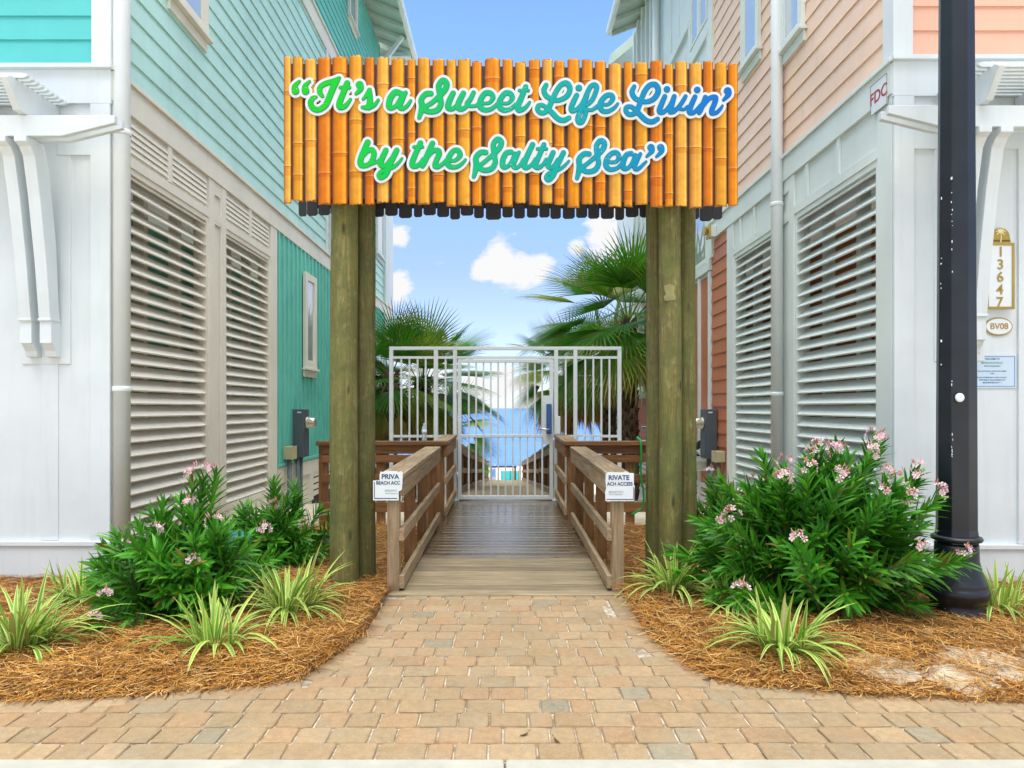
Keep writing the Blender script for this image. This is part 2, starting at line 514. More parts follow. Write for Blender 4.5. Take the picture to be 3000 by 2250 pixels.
def make_world():
    w = bpy.data.worlds.new('World'); scene.world = w
    w.use_nodes = True
    nt = w.node_tree; nt.nodes.clear()
    out = nt.nodes.new('ShaderNodeOutputWorld'); bg = nt.nodes.new('ShaderNodeBackground')
    nt.links.new(bg.outputs[0], out.inputs[0])
    sky = nt.nodes.new('ShaderNodeTexSky'); sky.sky_type = 'NISHITA'; sky.sun_disc = False
    sky.sun_elevation = R(SUN_EL); sky.sun_rotation = R(SUN_AZ)
    sky.air_density = 1.0; sky.dust_density = 0.1; sky.ozone_density = 1.5
    tc = nt.nodes.new('ShaderNodeTexCoord')
    mp = nt.nodes.new('ShaderNodeMapping'); mp.inputs['Scale'].default_value = (1, 1, 2.0)
    nt.links.new(tc.outputs['Generated'], mp.inputs[0])
    nz = noise_out(nt, mp.outputs[0], 17, 10, 0.60, 0.3)
    big = noise_out(nt, mp.outputs[0], 2.3, 3, 0.5)
    total = None
    for u, v, s in ((1425, 785, .030), (1470, 765, .036), (1520, 790, .040), (1575, 785, .036), (1480, 805, .035), (1150, 690, .030), (1160, 850, .036),
                    (1180, 980, .042), (1250, 985, .026), (1770, 690, .045), (1840, 660, .055), (1690, 720, .022), (1480, 1115, .038), (1540, 1120, .03),
                    (1400, 1140, .035), (1250, 1120, .05), (1700, 1100, .05), (700, 900, .25), (2400, 800, .25)):
        d = Vector(((u - U0) / F, 1, (V0 - v) / F)).normalized()
        vm = nd(nt, 'ShaderNodeVectorMath', operation='DISTANCE')
        nt.links.new(tc.outputs['Generated'], vm.inputs[0]); vm.inputs[1].default_value = d
        mr = nd(nt, 'ShaderNodeMapRange'); mr.inputs[1].default_value = 0; mr.inputs[2].default_value = s
        mr.inputs[3].default_value = 1; mr.inputs[4].default_value = 0
        nt.links.new(vm.outputs['Value'], mr.inputs[0])
        if total is None: total = mr.outputs[0]
        else:
            mx = nd(nt, 'ShaderNodeMath', operation='MAXIMUM')
            nt.links.new(total, mx.inputs[0]); nt.links.new(mr.outputs[0], mx.inputs[1]); total = mx.outputs[0]
    # unseen cloud light added overhead and behind the camera, filling alley and fronts
    sz_ = nt.nodes.new('ShaderNodeSeparateXYZ'); nt.links.new(tc.outputs['Generated'], sz_.inputs[0])
    up0 = nd_map(nt, sz_.outputs[2], 0.60, 0.85)
    back0 = nd_map(nt, sz_.outputs[1], -0.05, -0.45)
    bk = nd(nt, 'ShaderNodeMath', operation='MULTIPLY'); bk.inputs[1].default_value = 0.5; nt.links.new(back0, bk.inputs[0]); back = bk.outputs[0]
    ub = nd(nt, 'ShaderNodeMath', operation='MAXIMUM'); nt.links.new(up0, ub.inputs[0]); nt.links.new(back, ub.inputs[1])
    up = ub.outputs[0]
    mx = nd(nt, 'ShaderNodeMath', operation='MAXIMUM')
    nt.links.new(total, mx.inputs[0]); nt.links.new(up, mx.inputs[1]); total = mx.outputs[0]
    # cloud = blob + noise thresholded
    a = nd(nt, 'ShaderNodeMath', operation='MULTIPLY_ADD'); a.inputs[1].default_value = 1.0
    sub = nd(nt, 'ShaderNodeMath', operation='MULTIPLY_ADD'); sub.inputs[1].default_value = 1.7; sub.inputs[2].default_value = -0.85
    nt.links.new(nz, sub.inputs[0])
    nt.links.new(total, a.inputs[0]); nt.links.new(sub.outputs[0], a.inputs[2])
    cf = ramp(nt, a.outputs[0], [(0.26, (0, 0, 0)), (0.34, (.35, .35, .35)), (0.55, (1, 1, 1))])
    tint = ramp(nt, sz_.outputs[2], [(0.0, (0.64, 0.76, 1.10)), (0.10, (0.94, 0.90, 1.13)), (0.20, (1.08, 1.02, 1.18)), (0.42, (1.52, 1.74, 1.88))])
    sky_c = mixc(nt, 1.0, sky.outputs[0], tint, 'MULTIPLY')
    c = mixc(nt, cf, sky_c, (CLOUD, CLOUD * 1.0, CLOUD * 1.01, 1))
    c = mixc(nt, nd_map(nt, sz_.outputs[2], 0.62, 0.92), c, mixc(nt, 1.0, c, (5.2, 5.2, 5.1, 1), 'MULTIPLY'))  # zenith out of view brightened further as added fill
    nt.links.new(c, bg.inputs[0]); bg.inputs[1].default_value = SKY


SKY = 0.15
CLOUD = 5.5
make_world()
sl = bpy.data.lights.new('sun', 'SUN'); sl.energy = 0.6; sl.angle = R(14); sl.color = (1.0, 0.97, 0.93)
so = bpy.data.objects.new('sun', sl); COL.objects.link(so)
sd = Vector((math.sin(R(SUN_AZ)) * math.cos(R(SUN_EL)), math.cos(R(SUN_AZ)) * math.cos(R(SUN_EL)), math.sin(R(SUN_EL))))
so.rotation_euler = (-sd).to_track_quat('-Z', 'Y').to_euler()
so.location = sd * 40

cam = bpy.data.cameras.new('camera'); co = bpy.data.objects.new('camera', cam); COL.objects.link(co)
cam.sensor_width = 36; cam.lens = 24.0
cam.shift_x = (1500 - U0) / 3000; cam.shift_y = (V0 - 1125) / 3000
cam.clip_end = 20000; cam.clip_start = 0.05
co.location = (0, 0, CH); co.rotation_euler = (R(90), 0, 0)
scene.camera = co
scene.view_settings.view_transform = 'Standard'; scene.view_settings.look = 'None'
scene.view_settings.exposure = 0.22; scene.view_settings.gamma = 1



# ------------------------------------------------------------------ the ground
PATH_TAB = [(0.0, 5.3), (.862, 5.3), (.872, 4.2), (.968, 3.80), (1.05, 3.52), (1.27, 3.444), (1.5, 3.40), (1.8, 3.33), (2.44, 3.26), (12, 3.2)]


def edge_d(x):
    x = abs(x)
    for (a, da), (b, db) in zip(PATH_TAB, PATH_TAB[1:]):
        if x <= b: return da + (db - da) * (x - a) / (b - a)
    return PATH_TAB[-1][1]


def deck_z(d):
    if d <= 5.15: return 0.015
    if d <= 10.3: return 0.015 + 0.035 * (d - 5.15) / 5.15
    return 0.05 - 0.0945 * (d - 10.3)


def ground_z(d):
    if d < 10: return -0.02
    if d < 33: return -0.02 - 0.11 * (d - 10)
    if d < 62: return -2.55 - 1.4 * (d - 33) / 29
    return -3.95 - 0.15 * min(1, (d - 62) / 5) - max(0, d - 67) * 0.02


mb = MB()
ys = [-30, 2.0, 3, 4, 5, 6, 8, 10, 12, 15, 18, 22, 27, 33, 40, 48, 55, 62, 67, 90, 200]
xs = [-400, -120, -40, -15, -6, -2, 2, 6, 15, 40, 120, 400]
idx = [[mb.vert((x, y, ground_z(y) - 0.02)) for x in xs] for y in ys]
for j in range(len(ys) - 1):
    for i in range(len(xs) - 1):
        mb.face([idx[j][i], idx[j][i + 1], idx[j + 1][i + 1], idx[j + 1][i]], 0, None, True)
ground = struct(mb.build('ground', M['sand'])); 

mb = MB()
n = 40
for i in range(n):
    pass
yy = [58, 70, 90, 130, 200, 350, 700, 1500, 4000, 9000]
xx = [-9000, -2500, -600, -150, -40, 0, 40, 150, 600, 2500, 9000]
idx = [[mb.vert((x, y, -4.0)) for x in xx] for y in yy]
for j in range(len(yy) - 1):
    for i in range(len(xx) - 1):
        mb.face([idx[j][i], idx[j][i + 1], idx[j + 1][i + 1], idx[j + 1][i]])
struct(mb.build('sea', M['water']))

# road and concrete kerb in front of the paving
mb = MB(); mb.box(-30, 30, -12, 1.6, -0.14, -0.06)
struct(mb.build('road', M['asphalt']))
mb = MB()
x = -12.0
while x < 12:
    mb.box(x, x + 2.995, 1.6, 2.705, -0.12, 0.012); x += 3.0
struct(mb.build('kerb', M['concrete'], bevel=0.012))

# paving: tumbled blocks laid in courses, a border course along each bed
mb = MB(); mb.box(-12, 12, 2.7, 5.35, -0.05, -0.006)
struct(mb.build('joint_sand', M['joint']))
mb = MB()
TONES = [(0.376, 0.261, 0.142), (0.36, 0.247, 0.132), (0.401, 0.28, 0.156), (0.385, 0.247, 0.132), (0.353, 0.254, 0.142), (0.313, 0.25, 0.156), (0.285, 0.242, 0.159), (0.392, 0.242, 0.126), (0.36, 0.269, 0.156)]


def paver(cx, cy, w, l, rot):
    g = 0.0028
    hw, hl, ch = w / 2 - .0034, l / 2 - .0016, 0.006
    c, s = math.cos(rot), math.sin(rot)
    tone = RNG.choice(TONES[:5]) if RNG.random() < 0.78 else RNG.choice(TONES)
    k = RNG.uniform(.92, 1.07)
    t = tuple(q * k for q in tone)
    dz = RNG.uniform(-.0018, .0018)
    j = lambda: RNG.uniform(-.0045, .0045)
    tx, ty = RNG.uniform(-.008, .008), RNG.uniform(-.008, .008)
    rings = []
    for (a, b_, z) in ((hw, hl, -0.04), (hw, hl, -0.006), (hw - ch * .4, hl - ch * .4, 0.001), (hw - ch, hl - ch, 0.004)):
        k4 = []
        cr = 0.009
        for sx_, sy_ in ((-1, -1), (1, -1), (1, 1), (-1, 1)):
            for (ox, oy) in (((cr, 0), (0, cr)) if sx_ * sy_ < 0 else ((0, cr), (cr, 0))):
                px, py = sx_ * (a - ox) + j() * .5, sy_ * (b_ - oy) + j() * .5
                k4.append(mb.vert((cx + px * c - py * s, cy + px * s + py * c, z + dz + px * tx + py * ty)))
        rings.append(k4)
    for r0, r1 in zip(rings, rings[1:]):
        for i in range(8):
            mb.face([r0[i], r0[(i + 1) % 8], r1[(i + 1) % 8], r1[i]], 0, t)
    mb.face(rings[-1], 0, t)


row = 0
y = 2.705 + .071
while y < 5.12:
    x = -6.2 + RNG.uniform(0, .2)
    while x < 6.2:
        w = RNG.choice([.112, .140, .140, .175, .175, .20])
        cx = x + w / 2
        if y + .02 < edge_d(abs(cx) + 0.10) and y < 5.05:
            paver(cx, y, w, .142, RNG.uniform(-.012, .012))
        x += w
    y += .142; row += 1
for sgn in (-1, 1):                 # border course follows the curve of the bed
    pts = [Vector((sgn * x_, d_, 0)) for x_, d_ in PATH_TAB[1:-1]] + [Vector((sgn * 6, 3.23, 0))]
    for a, b_ in zip(pts, pts[1:]):
        L = (b_ - a).length
        k = max(1, round(L / .16))
        ang = math.atan2((b_ - a).y, (b_ - a).x)
        nrm = Vector((-(b_ - a).y, (b_ - a).x, 0)).normalized()
        if nrm.x * sgn > 0 and abs(nrm.x) > .5 or nrm.y > 0.5: nrm = -nrm
        for i in range(k):
            c_ = a.lerp(b_, (i + .5) / k) + nrm * .055
            if c_.y < 5.04: paver(c_.x, c_.y, L / k, .13, ang)
struct(mb.build('paving', M['paver'], recalc=True))


# planting beds: a raised sheet of straw litter, then the loose needles on top
def bed_z(x, d):
    e = d - edge_d(x)
    q = noise.noise(Vector((x * 1.7, d * 1.7, 0.3))) * .018 + noise.noise(Vector((x * 7, d * 7, 4))) * .012
    return min(0.045, e * .22) + q + 0.004


def bed(sgn):
    mb = MB()
    nx, nyy = 110, 60
    grid = {}
    for i in range(nx):
        x = sgn * (0.868 + (5.8 - .868) * (i / (nx - 1)) ** 1.4)
        for j in range(nyy):
            e = edge_d(x)
            d = e + (7.9 - e) * (j / (nyy - 1)) ** 1.5
            z = bed_z(x, d)
            grid[i, j] = mb.vert((x, d, z))
    for i in range(nx - 1):
        for j in range(nyy - 1):
            mb.face([grid[i, j], grid[i + 1, j], grid[i + 1, j + 1], grid[i, j + 1]], 0, None, True)
    for i in range(nx - 1):          # close the sheet's front edge down to the sand
        a, b_ = grid[i, 0], grid[i + 1, 0]
        lo = [mb.vert((mb.v[k][0], mb.v[k][1], -.04)) for k in (a, b_)]
        mb.face([a, b_, lo[1], lo[0]])
    return struct(mb.build('planting_bed', M['soil']))


bed(-1); bed(1)
# under the deck and between the beds, bare litter
mb = MB(); mb.box(-.88, .88, 5.2, 8.0, -.08, -.035)
struct(mb.build('soil', M['soil']))


def in_house(x, d):
    return (x < -3.16 and d > 5.46) or (x > 3.03 and d > 5.33)


SANDY = [(2.0, 3.52, .26), (2.55, 3.58, .34), (3.0, 3.66, .25), (2.3, 3.45, .22)]
mb = MB()
NEED = [(0.60, 0.29, 0.055), (0.50, 0.22, 0.035), (0.68, 0.38, 0.10), (0.35, 0.135, 0.022), (0.74, 0.48, 0.19), (0.22, 0.08, 0.015), (0.56, 0.25, 0.045)]
cnt = 0
while cnt < 85000:
    x = RNG.uniform(.84, 4.3) * RNG.choice((-1, 1))
    e = edge_d(x)
    d = e - .03 + (8.0 - e) * RNG.random() ** 2.0
    if in_house(x, d): continue
    skip = False
    for sx_, sy_, sr in SANDY:
        q = math.hypot(x - sx_, d - sy_) / sr
        if q < 1 and RNG.random() < (1 - q) * .8 + .8 * noise.noise(Vector((x * 6, d * 6, 9))): skip = True
    if skip: continue
    over = d < e + .05
    if over and RNG.random() < .5: continue
    ln = RNG.uniform(.04, .14) * (0.6 if over else 1); a = RNG.uniform(0, 2 * math.pi)
    w = RNG.uniform(.0008, .0019)
    z = max(bed_z(x, d), 0.004) + RNG.uniform(0.0, .028)
    bend = RNG.uniform(-.5, .5); tilt = RNG.uniform(-.22, .22)
    t = RNG.choice(NEED); k = RNG.uniform(.75, 1.2); t = tuple(q * k for q in t)
    prev = None
    px, py, pz, aa = x, d, z, a
    for s_ in range(3):
        nx_, ny_ = -math.sin(aa) * w, math.cos(aa) * w
        cur = (mb.vert((px + nx_, py + ny_, pz)), mb.vert((px - nx_, py - ny_, pz + w * .6)))
        if prev: mb.face([prev[0], prev[1], cur[1], cur[0]], 0, t)
        prev = cur
        aa += bend; px += math.cos(aa) * ln / 2; py += math.sin(aa) * ln / 2
        pz = max(pz + tilt * ln / 2, bed_z(px, py) if py > edge_d(px) else 0.006)
    cnt += 1
straw = tag(mb.build('pine_straw', M['straw'], recalc=False), 'loose orange-brown pine straw covering both planting beds', 'mulch', kind='stuff')


# ------------------------------------------------------------------ the houses
class Side:
    """a wall plane X = xw facing the alley; boxes are given by outward offset, distance and height"""
    def __init__(self, xw, out): self.xw, self.out = xw, out

    def box(self, mb, o0, o1, d0, d1, z0, z1, mi=0, col=None):
        mb.box(self.xw + self.out * o0, self.xw + self.out * o1, d0, d1, z0, z1, mi, col)

    def p(self, o, d, z): return (self.xw + self.out * o, d, z)


def laps(mb, fn, a0, a1, z0, z1, e, t=.018, joints=True, first=0.0):
    """lap boards between a0..a1 along the wall; fn(offset, along, z) -> point"""
    z = z0
    while z < z1 - .01:
        zt = min(z + e, z1)
        cuts = [a0]
        if joints:
            q = a0 + RNG.uniform(.4, 3.4)
            while q < a1 - .3: cuts.append(q); q += 3.66
        cuts.append(a1)
        for b0, b1 in zip(cuts, cuts[1:]):
            g0 = .004 if b0 > a0 else 0
            tt = t + RNG.uniform(-.0015, .0015)
            f0, f1 = fn(tt, b0 + g0, z), fn(tt, b1, z)
            t0, t1 = fn(.003, b0 + g0, zt), fn(.003, b1, zt)
            k0, k1 = fn(-.004, b0 + g0, z), fn(-.004, b1, z)
            k = RNG.random()
            mb.poly([f0, f1, t1, t0], 0, (k, k, k))
            mb.poly([k0, k1, f1, f0], 0, (k, k, k))
        z += e


def side_window(sd, parent, d0, d1, z0, z1, mat, fr=.085, sill=True, mull=False, o=0.0):
    f = MB()
    sd.box(f, o, o + .05, d0, d0 + fr, z0, z1); sd.box(f, o, o + .05, d1 - fr, d1, z0, z1)
    sd.box(f, o, o + .048, d0 + fr, d1 - fr, z1 - fr, z1); sd.box(f, o, o + .048, d0 + fr, d1 - fr, z0, z0 + fr * .8)
    if mull: sd.box(f, o, o + .044, (d0 + d1) / 2 - .03, (d0 + d1) / 2 + .03, z0 + fr * .8, z1 - fr)
    i0, i1 = d0 + fr, d1 - fr
    for q0, q1 in ((i0, i0 + .03), (i1 - .03, i1)): sd.box(f, o, o + .036, q0, q1, z0 + fr * .8, z1 - fr)
    sd.box(f, o, o + .034, i0 + .03, i1 - .03, z0 + fr * .8, z0 + fr * .8 + .04)
    w = f.build('window', mat, parent, bevel=.003)
    g = MB(); sd.box(g, o, o + .026, d0 + fr * .8, d1 - fr * .8, z0 + fr * .6, z1 - fr * .8)
    g.build('pane', M['pane'], w)
    if sill:
        s = MB(); sd.box(s, o, o + .085, d0 - .04, d1 + .04, z0 - .035, z0 - .002); sd.box(s, o, o + .03, d0 - .01, d1 + .01, z0 - .14, z0 - .037)
        s.build('sill', mat, w, bevel=.003)
    return w


def louvre(sd, parent, d0, d1, z0, z1, mat, pitch=.112):
    """deep slatted shutter: frame > slats"""
    f = MB()
    sd.box(f, -.12, .012, d0 - .04, d0, z0 - .06, z1 + .05); sd.box(f, -.12, .012, d1, d1 + .04, z0 - .06, z1 + .05)
    sd.box(f, -.12, .010, d0, d1, z1, z1 + .05); sd.box(f, -.12, .010, d0, d1, z0 - .06, z0)
    for q in (.40, .84):                               # studs behind the slats
        dd = d0 + (d1 - d0) * q
        sd.box(f, -.26, -.16, dd - .035, dd + .035, z0 - .06, z1)
    lv = f.build('louvre_shutter', mat, parent)
    s = MB()
    z = z0 + .02
    while z < z1 - .03:
        c, tw = math.cos(R(47)), .0065
        w = .126
        jit = RNG.uniform(-.004, .004)
        # outer edge low, inner edge high
        sn = math.sin(R(47))
        ox0, zz0 = .0, z
        ox1, zz1 = -w * c, z + w * sn
        nx, nz = sn * tw, c * tw
        for (a, b_) in ((d0, d1),):
            pts = [(ox0 + nx, zz0 + nz), (ox1 + nx, zz1 + nz), (ox1 - nx, zz1 - nz), (ox0 - nx * .2, zz0 - nz - .004)]
            A = [s.vert(sd.p(o_, a, q + jit)) for o_, q in pts]
            B = [s.vert(sd.p(o_, b_, q + jit + RNG.uniform(-.003, .003))) for o_, q in pts]
            for i in range(4):
                j = (i + 1) % 4
                s.face([A[i], A[j], B[j], B[i]])
            s.face(A); s.face(B[::-1])
        z += pitch
    s.build('slats', mat, lv)
    return lv


def downspout(parent, x, d, z0, z1, r, mat, out):
    m_ = MB()
    m_.tube([(x, d, z0), (x, d, z1)], r, 20)
    for z in (1.55, 3.62, 6.4):
        if z < z1: m_.lathe([(r + .004, -.022), (r + .007, -.01), (r + .007, .01), (r + .004, .022)], (x, d, z), 20)
    o = m_.build('downspout', mat, parent)
    for z in (1.0, 2.6, 4.6, 6.8):
        if z > z1 or z < z0: continue
        b = MB(); b.box(x - out * (r + .05), x + out * .0, d + r * .6, d + r * .6 + .03, z, z + .03)
        b.build('pipe_bracket', mat, o)
    return o


def pergola(parent, xc, s, df, white, dz=0.0):
    """xc: wall corner, s: +1 towards +X away from the alley is the left-hand house's mirror; df: front wall distance"""
    X = lambda q: xc + s * q            # q grows away from the alley corner
    root = MB()
    # twin beams with tapered ends
    def beam(d):
        L = 4.6
        pts = [(-.27, 3.58 + dz), (L, 3.58 + dz), (L, 3.425 + dz), (.125, 3.425 + dz), (-.27, 3.522 + dz)]
        root.prism(pts, lambda x, z, t: (X(x), d + t, z), 0, .04)
    beam(df - .40); beam(df - .30)
    pg = root.build('pergola', white, parent, bevel=.004)
    for q in (.41, .95, 1.55, 2.15, 2.75, 3.35):
        rf = MB()
        pts = [(df - .02, 3.80 + dz), (df - .56, 3.80 + dz), (df - .60, 3.77 + dz), (df - .47, 3.585 + dz), (df - .02, 3.585 + dz)]
        rf.prism(pts, lambda y, z, t: (X(q + t), y, z), -.025, .025)
        rf.build('rafter', white, pg, bevel=.003)
    sl_ = MB()
    for k in range(9):
        d = df - .06 - .055 * k
        pts = [(0.30, 3.815 + dz), (0.33, 3.802 + dz), (4.5, 3.802 + dz), (4.5, 3.84 + dz), (.33, 3.84 + dz), (.30, 3.828 + dz)]
        sl_.prism(pts, lambda x, z, t: (X(x), d + t, z), -.014, .014)
    sl_.build('top_slats', white, pg)
    # curved twin brackets on a back plate
    for q0 in (.42, 3.6):
        for q in (q0, q0 + .155):
            br = MB()
            f = lambda y, z, t: (X(q + t), y, z + dz)
            outl = [(df - .02, 1.80), (df - .075, 1.805), (df - .085, 1.85), (df - .12, 1.90), (df - .14, 1.905), (df - .14, 2.08),
                    (df - .15, 2.10), (df - .20, 2.55), (df - .27, 3.02), (df - .325, 3.30), (df - .37, 3.36), (df - .42, 3.38), (df - .42, 3.424), (df - .22, 3.424), (df - .16, 3.25),
                    (df - .08, 2.70), (df - .045, 2.2), (df - .02, 2.05)]
            br.prism(outl, f, -.046, .046)
            br.prism([(df - .155, 2.08), (df - .155, 2.10), (df - .03, 2.10), (df - .03, 2.08)], f, -.052, .052)
            br.build('bracket', white, pg, bevel=.004)
        bp = MB(); bp.box(X(q0 - .12), X(q0 + .27), df - .022, df - .0005, 1.75 + dz, 3.42 + dz)
        bp.build('back_plate', white, pg, bevel=.003)
    return pg


def make_house(side):
    left = side == 'L'
    if left:
        xw, out, DF, base = -3.18, 1, 5.48, -1
        label = 'turquoise lap-sided beach house with white louvred ground storey and pergola brackets'
        siding, siding_f, trim, front, inner = M['turq_pale'], M['turq'], M['cream'], M['white'], M['teal_in']
    else:
        xw, out, DF, base = 3.05, -1, 5.35, 1
        label = 'peach lap-sided beach house with pale louvred ground storey and numbered front'
        siding, siding_f, trim, front, inner = M['peach_pale'], M['peach'], M['cool'], M['white'], M['rust_in']
    sd = Side(xw, out)
    H = thing('beach_house', (xw, DF, 0), label, 'house')
    inx = -out                                # direction into the house
    ZB = 4.13
    # ---- upper core and front wall
    m_ = MB()
    far_up = 17.3 if left else 15.8
    m_.box(xw + inx * 9, xw + inx * .002, DF + .002, far_up, 4.0, 10.55)
    # lower front wall (solid) and far lower wall
    m_.box(xw + inx * 9, xw, DF, DF + .15, -.1, 3.998)
    L1 = (5.74, 7.24, 7.72, 9.14) if left else (5.60, 7.13, 7.66, 9.04)
    m_.box(xw, xw + inx * .15, L1[3] + .04, 19.0 if left else 16.1, -3.4, 3.998)
    m_.box(xw, xw + inx * 5, 18.9 if left else 16.0, 19.0 if left else 16.1, -3.4, 4.0)
    # piers and bands round the louvres
    ZL0, ZL1 = .30, 3.38
    m_.box(xw, xw + inx * .15, DF + .152, L1[0] - .04, -.1, 3.998)
    m_.box(xw, xw + inx * .15, L1[1] + .04, L1[2] - .04, -.1, 3.998)
    for a, b_ in ((L1[0] - .04, L1[1] + .04), (L1[2] - .04, L1[3] + .04)):
        m_.box(xw, xw + inx * .15, a, b_, ZL1 + .05, 3.998); m_.box(xw, xw + inx * .15, a, b_, -.1, ZL0 - .06)
    m_.build('wall', trim if not left else trim, H)
    # front skin of the lower storey in clean white
    m_ = MB(); m_.box(xw + inx * 9, xw + inx * .001, DF - .010, DF - .0005, -.1, 3.998)
    m_.build('front_wall', front, H)
    # inner room wall seen between the slats
    m_ = MB()
    xi = xw + inx * 1.35
    laps(m_, lambda o, a, z: (xi + out * o, a, z), DF + .2, 13.5, 0.0, 3.7, .19, joints=False)
    m_.box(xi + inx * .12, xi + inx * .004, DF + .2, 13.5, -.1, 3.7)
    m_.build('inner_wall', inner, H)
    m_ = MB(); m_.box(xw + inx * 8.9, xw + inx * .16, DF + .16, 12, -.10, .02); m_.build('inner_floor', M['concrete'], H)
    for a, b_ in ((L1[0], L1[1]), (L1[2], L1[3])):
        louvre(sd, H, a, b_, ZL0, ZL1, trim)
    # ---- side trim boards
    t = MB()
    end_low = 12.6 if left else 10.08
    sd.box(t, 0, .035, DF - .02, 19.02 if left else end_low, 3.86, ZB - .03)          # fascia
    sd.box(t, 0, .060, DF - .03, 19.03 if left else end_low, ZB - .03, ZB + .005)     # drip cap
    sd.box(t, 0, .022, L1[0] - .1, L1[3] + .05, ZL1 + .05, ZL1 + .14)
    sd.box(t, 0, .024, DF, L1[0] - .04, -.1, 3.86)
    for q in (L1[1] + .04, (L1[1] + L1[2]) / 2 + .11):
        sd.box(t, 0, .024, q, q + .13, -.1, 3.86)
    sd.box(t, 0, .024, L1[3] + .04, L1[3] + .30, -.1, 3.86)
    sd.box(t, 0, .020, L1[1] + .17, L1[2] - .14, 3.40, 3.50); sd.box(t, 0, .020, L1[1] + .17, L1[2] - .14, 3.72, 3.86)
    t.build('trim_boards', trim, H, bevel=.003)
    if left:
        for a, b_ in ((L1[0], 6.40), (6.47, L1[1]), (L1[2], 8.42), (8.49, L1[3])):
            g = MB()
            z = 3.555
            while z < 3.80:
                g.poly([sd.p(.020, a, z), sd.p(.020, b_, z), sd.p(.005, b_, z + .052), sd.p(.005, a, z + .052)])
                g.poly([sd.p(.020, a, z), sd.p(.020, b_, z), sd.p(-.002, b_, z), sd.p(-.002, a, z)])
                z += .055
            g.build('vent_grille', trim, H)
        for q in (6.40, 8.42):
            g = MB(); sd.box(g, 0, .026, q, q + .07, 3.52, 3.86); g.build('vent_divider', trim, H, bevel=.003)
    else:
        for q in (6.2, 6.85, 8.3, 8.8):
            g = MB(); sd.box(g, 0, .022, q, q + .06, 3.52, 3.86); g.build('panel_batten', trim, H, bevel=.003)
    # ---- lower storey beyond the louvres
    if left:
        g = MB()
        d0, d1, z0, z1 = 9.45, 17.75, .62, 3.86
        sd.box(g, 0, .010, d0, d1, z0, z1)
        d = d0 + .03
        while d < d1 - .05:
            sd.box(g, 0, .034, d, d + .045, z0, z1); d += .205
        g.build('batten_wall', M['turq_batten'], H)
        g = MB(); sd.box(g, 0, .05, d0 - .02, d1, .575, .618); g.build('batten_sill', M['turq_batten'], H)
        k = MB()                                            # slatted skirting
        z = -.05
        while z < .30:
            sd.box(k, 0, .022, 11.2, 17.7, z, z + .075); z += .105
        sd.box(k, 0, .03, 9.45, 17.8, .34, .56); sd.box(k, 0, .03, 11.05, 11.2, -.1, .34)
        k.build('skirting', trim, H)
        k = MB(); sd.box(k, 0, .006, 11.2, 17.7, -.4, .34); k.build('skirting_gap', M['black_board'], H)
        side_window(sd, H, 10.60, 11.22, 2.03, 3.52, trim, .11, o=.034)
        side_window(sd, H, 16.3, 17.3, 1.7, 3.3, trim, .11, o=.034)
        g = MB(); sd.box(g, 0, .05, 17.78, 19.05, -3.3, 3.855); sd.box(g, 0, .045, 17.8, 19.04, ZB + .01, 7.75)
        sd.box(g, 0, .075, 17.7, 17.83, -3.3, 3.85); sd.box(g, 0, .07, 17.72, 17.83, ZB + .01, 7.7)
        g.build('corner_post', front, H, bevel=.004)
        g = MB(); sd.box(g, -4, -.002, 17.3, 19.0, 4.0, 7.7); g.build('rear_wall', front, H)
    else:
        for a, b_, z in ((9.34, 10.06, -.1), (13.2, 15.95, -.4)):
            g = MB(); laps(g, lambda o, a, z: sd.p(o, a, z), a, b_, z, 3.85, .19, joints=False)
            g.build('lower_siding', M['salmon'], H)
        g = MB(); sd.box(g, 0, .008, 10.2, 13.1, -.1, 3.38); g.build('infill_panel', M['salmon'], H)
        k = MB()
        for q in (10.08, 10.62, 11.5, 12.4, 13.1): sd.box(k, 0, .04, q, q + .085, -.1, 3.42)
        sd.box(k, 0, .055, 10.06, 13.2, 3.43, 3.56); sd.box(k, 0, .05, 10.06, 10.2, 3.56, 7.1)
        sd.box(k, 0, .04, 15.9, 16.12, -3.2, 10)
        k.build('infill_frame', trim, H, bevel=.003)
        for a, b_ in ((10.2, 11.0), (11.0, 11.8), (11.8, 12.6)):
            side_window(sd, H, a, b_, 3.57, 6.4, trim, .06, sill=False)
        side_window(sd, H, 14.7, 15.6, 1.75, 3.6, trim, .11, o=.02)
        k = MB()
        z = -.45
        while z < .22:
            sd.box(k, .0, .024, 10.1, 15.9, z, z + .075); z += .105
        k.build('skirting', trim, H)
        v = MB()
        for z in (.98, .69): v.tube([sd.p(.0, 14.2, z), sd.p(.22, 14.2, z)], .045, 14)
        v.build('vent_pipe', M['steel'], H)
    # ---- upper siding on the alley side
    if left:
        g = MB(); laps(g, lambda o, a, z: sd.p(o, a, z), DF + .12, 12.02, ZB + .006, 7.72, .195); laps(g, lambda o, a, z: sd.p(o, a, z), 12.15, 17.7, ZB + .006, 7.72, .195)
        g.build('upper_siding', siding, H)
        g = MB(); laps(g, lambda o, a, z: sd.p(o, a, z), DF + .12, far_up - .05, 8.04, 10.55, .16)
        g.build('top_siding', M['turq_batten'], H)
        g = MB(); sd.box(g, 0, .035, DF, 17.8, 7.72, 8.0); sd.box(g, 0, .06, DF, 17.82, 8.0, 8.04)
        g.build('belt_board', trim, H, bevel=.003)
        g = MB(); sd.box(g, 0, .035, 12.02, 12.15, ZB + .006, 7.72); g.build('corner_board', front, H, bevel=.003)
        side_window(sd, H, 6.40, 7.18, 5.28, 7.0, trim, .10, o=.012)
        side_window(sd, H, 12.25, 13.0, 4.16, 6.6, front, .09, o=.012, sill=False)
        side_window(sd, H, 13.7, 14.45, 9.3, 10.5, trim, .09, o=.012)
        side_window(sd, H, 16.7, 17.6, 5.2, 6.7, front, .09, o=.012)
    else:
